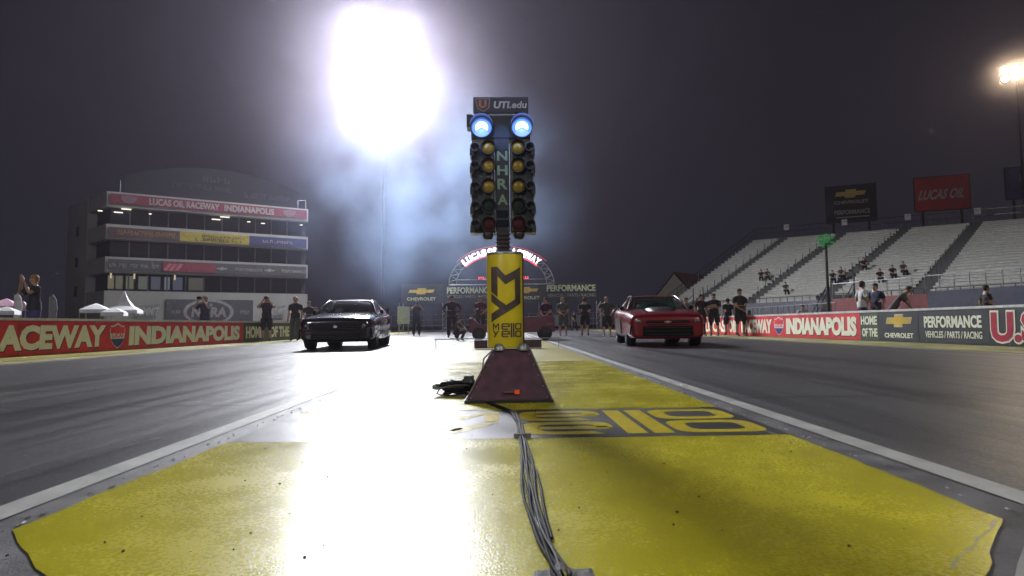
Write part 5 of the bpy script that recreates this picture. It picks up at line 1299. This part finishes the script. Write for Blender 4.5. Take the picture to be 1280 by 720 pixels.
# start line
put(520.5, 420, 373, 20, 'camera', BK, BK, 'person in black shirt and long trousers filming beside the pale green board', item='camera')
put(571, 426, 399, 60, 'crouch', (.10, .09, .09), (.06, .05, .05), 'crouching crew member in grey at the front of the group left of the tree')
put(565, 422, 368, 0, 'hips', (.03, .012, .025), (.03, .012, .02), 'broad dark clad crew member standing behind the crouching one', build_w=1.25, sleeves=True)
put(601, 421, 369, -10, 'front', (.06, .015, .03), (.03, .012, .02), 'crew member in maroon partly hidden left of the yellow drum', hair=(.2, .14, .09), build_w=1.1)
put(683, 423, 371, -30, 'front', (.035, .012, .025), (.03, .012, .02), 'large person in dark maroon standing right of the tree', build_w=1.2)
put(704, 420, 371, 5, 'front', (.07, .075, .06), (.06, .06, .05), 'leftmost of the three men, in olive shirt with hands clasped', shorts=True, hair=(.2, .16, .12))
put(731.5, 420, 371, 180, 'front', BK, BK, 'man in black with his back half turned, middle of the three men', shorts=True)
put(759, 421, 370, 0, 'hips', DG, BK, 'man in dark shirt and shorts standing just left of the red car', shorts=True, hair=(.25, .2, .15))
put(718, 414, 390, 40, 'walk', BK, BK, 'small distant person walking between the standing men', h=1.7)
# right
put(859, 421, 371, 20, 'stand', (.15, .12, .12), GR, 'person in pale shirt right behind the red car roof', hair=(.1, .07, .05))
put(877, 420, 367, 15, 'stand', BK, BK, 'man in black standing straight at the tail of the red car', shorts=True)
put(893.5, 420, 366, -25, 'crossed', BK, BK, 'man in black with folded arms, between two others right of the red car', shorts=True)
put(911, 419, 372, 190, 'stand', BK, NV, 'shorter person in black just left of the biggest man', shorts=True)
put(926, 420, 360, 10, 'front', BK, BK, 'biggest man in black shirt standing beside the crouching person', shorts=True, build_w=1.22)
put(941, 419, 388, -70, 'crouch', BK, BK, 'person in black crouching against the right wall')
for i, px in enumerate((866,)): put(px, 414, 378, 0, 'stand', GR, BK, 'slim person in grey seen between the men and the red car')
# behind the right wall
behind(1079, 350, 23, 80, 'walk', WH, BK, 'person in white shirt walking behind the wall above HOME OF THE')
behind(1096, 353, 24, -70, 'walk', NV, BK, 'person in navy walking behind the person in white')
behind(1117, 357, 20, 60, 'bend', (.09, .08, .08), BK, 'person in grey bending forward behind the gold bowtie panel')
behind(1234, 355, 19, 70, 'walk', BK, BK, 'person in black with white badge behind the PERFORMANCE panel', )
behind(1004, 381, 31, -30, 'sit', (.35, .35, .34), BK, 'seated person in pale shirt behind the INDIANAPOLIS banner', z0=.3)
# spectators on the benches
spect = [((1.9, .36), 'lone spectator high on the aisle beside the second block'), ((2.12, .19), 'spectator in the cluster of two low by the aisle'), ((2.06, .22), 'upper one of the two spectators low by the aisle'),
         ((1.52, .165), 'leftmost of the three seated spectators in the middle block'), ((1.42, .21), 'middle one of the three seated spectators in the middle block'), ((1.34, .215), 'rightmost of the three seated spectators in the middle block'),
         ((3.32, .30), 'left one of two spectators in the far left block'), ((3.22, .30), 'right one of two spectators in the far left block'), ((2.6, .07), 'single spectator near the foot of the stand left of the green emblem')]
for i, ((u, t_), lb) in enumerate(spect):
    r_ = round(t_*NR); p = GS(u, (r_+.1)/NR); p.z = ZB+r_*dz-.12
    person(tuple(p), 75+i*7 % 20-10-90, 'sit', (BK, DG, GR)[i % 3], BK, lb, h=1.68, group='spectators on the grandstand benches')

# ------------------------------------------------------------------ haze and smoke
def volbox(name, lo, hi, color, dens, aniso, noise=None):
    mb = MB(); c = [(a+b)/2 for a, b in zip(lo, hi)]; mb.box(c, [b-a for a, b in zip(lo, hi)])
    m = bpy.data.materials.new(name); m.use_nodes = True; n = m.node_tree.nodes; l = m.node_tree.links; n.clear()
    o_ = n.new('ShaderNodeOutputMaterial'); v = n.new('ShaderNodeVolumePrincipled')
    v.inputs['Color'].default_value = (*color, 1); v.inputs['Density'].default_value = dens; v.inputs['Anisotropy'].default_value = aniso
    l.new(v.outputs[0], o_.inputs['Volume'])
    if noise:
        tc_ = n.new('ShaderNodeTexCoord'); nz = n.new('ShaderNodeTexNoise'); nz.inputs['Scale'].default_value = noise[0]; nz.inputs['Detail'].default_value = 4; nz.inputs['Roughness'].default_value = .6
        mr = n.new('ShaderNodeMapRange'); mr.inputs[1].default_value = noise[1]; mr.inputs[2].default_value = noise[2]; mr.inputs[4].default_value = dens
        # fade to nothing at the edge of the cloud
        ln = n.new('ShaderNodeVectorMath'); ln.operation = 'LENGTH'; mp = n.new('ShaderNodeMapping'); mp.vector_type = 'POINT'
        mp.inputs['Location'].default_value = [-(2*cc)/(b-a) for cc, a, b in zip(c, lo, hi)]; mp.inputs['Scale'].default_value = [2/(b-a) for a, b in zip(lo, hi)]
        l.new(tc_.outputs['Object'], mp.inputs[0]); l.new(mp.outputs[0], ln.inputs[0])
        fd = n.new('ShaderNodeMapRange'); fd.inputs[1].default_value = 1.0; fd.inputs[2].default_value = .35; fd.interpolation_type = 'SMOOTHSTEP'
        l.new(ln.outputs['Value'], fd.inputs[0])
        mu = n.new('ShaderNodeMath'); mu.operation = 'MULTIPLY'
        l.new(tc_.outputs['Object'], nz.inputs['Vector']); l.new(nz.outputs[0], mr.inputs[0]); l.new(mr.outputs[0], mu.inputs[0]); l.new(fd.outputs[0], mu.inputs[1]); l.new(mu.outputs[0], v.inputs['Density'])
    o = mb.build(name, m); o['kind'] = 'stuff'; return o
volbox('haze', (-75, -34, -1.1), (110, 125, 42), (.90, .80, 1.0), HAZE, .76)
hq = P(480, 96, 56)
volbox('lamp_bloom_mist', (hq.x-17, 43, hq.z-16), (hq.x+15, 68, hq.z+14), (.86, .82, 1.0), .0085, .35, (.12, .28, .66))  # mist added round the lamp rack to spread its white bloom
hr = P(1270, 90, 78)
volbox('lamp_bloom_mist', (hr.x-7, 70, hr.z-7), (hr.x+7, 84, hr.z+5), (1, .9, .8), .026, .4, (.15, .3, .65))  # smaller mist added for the warm glow round the right lamp
volbox('tyre_smoke', (-14, 24, -0.5), (6.3, 46, 16), (.48, .67, 1.0), .038, .55, (.24, .44, .66))
S.cycles.volume_step_rate = 2.0; S.cycles.volume_max_steps = 64
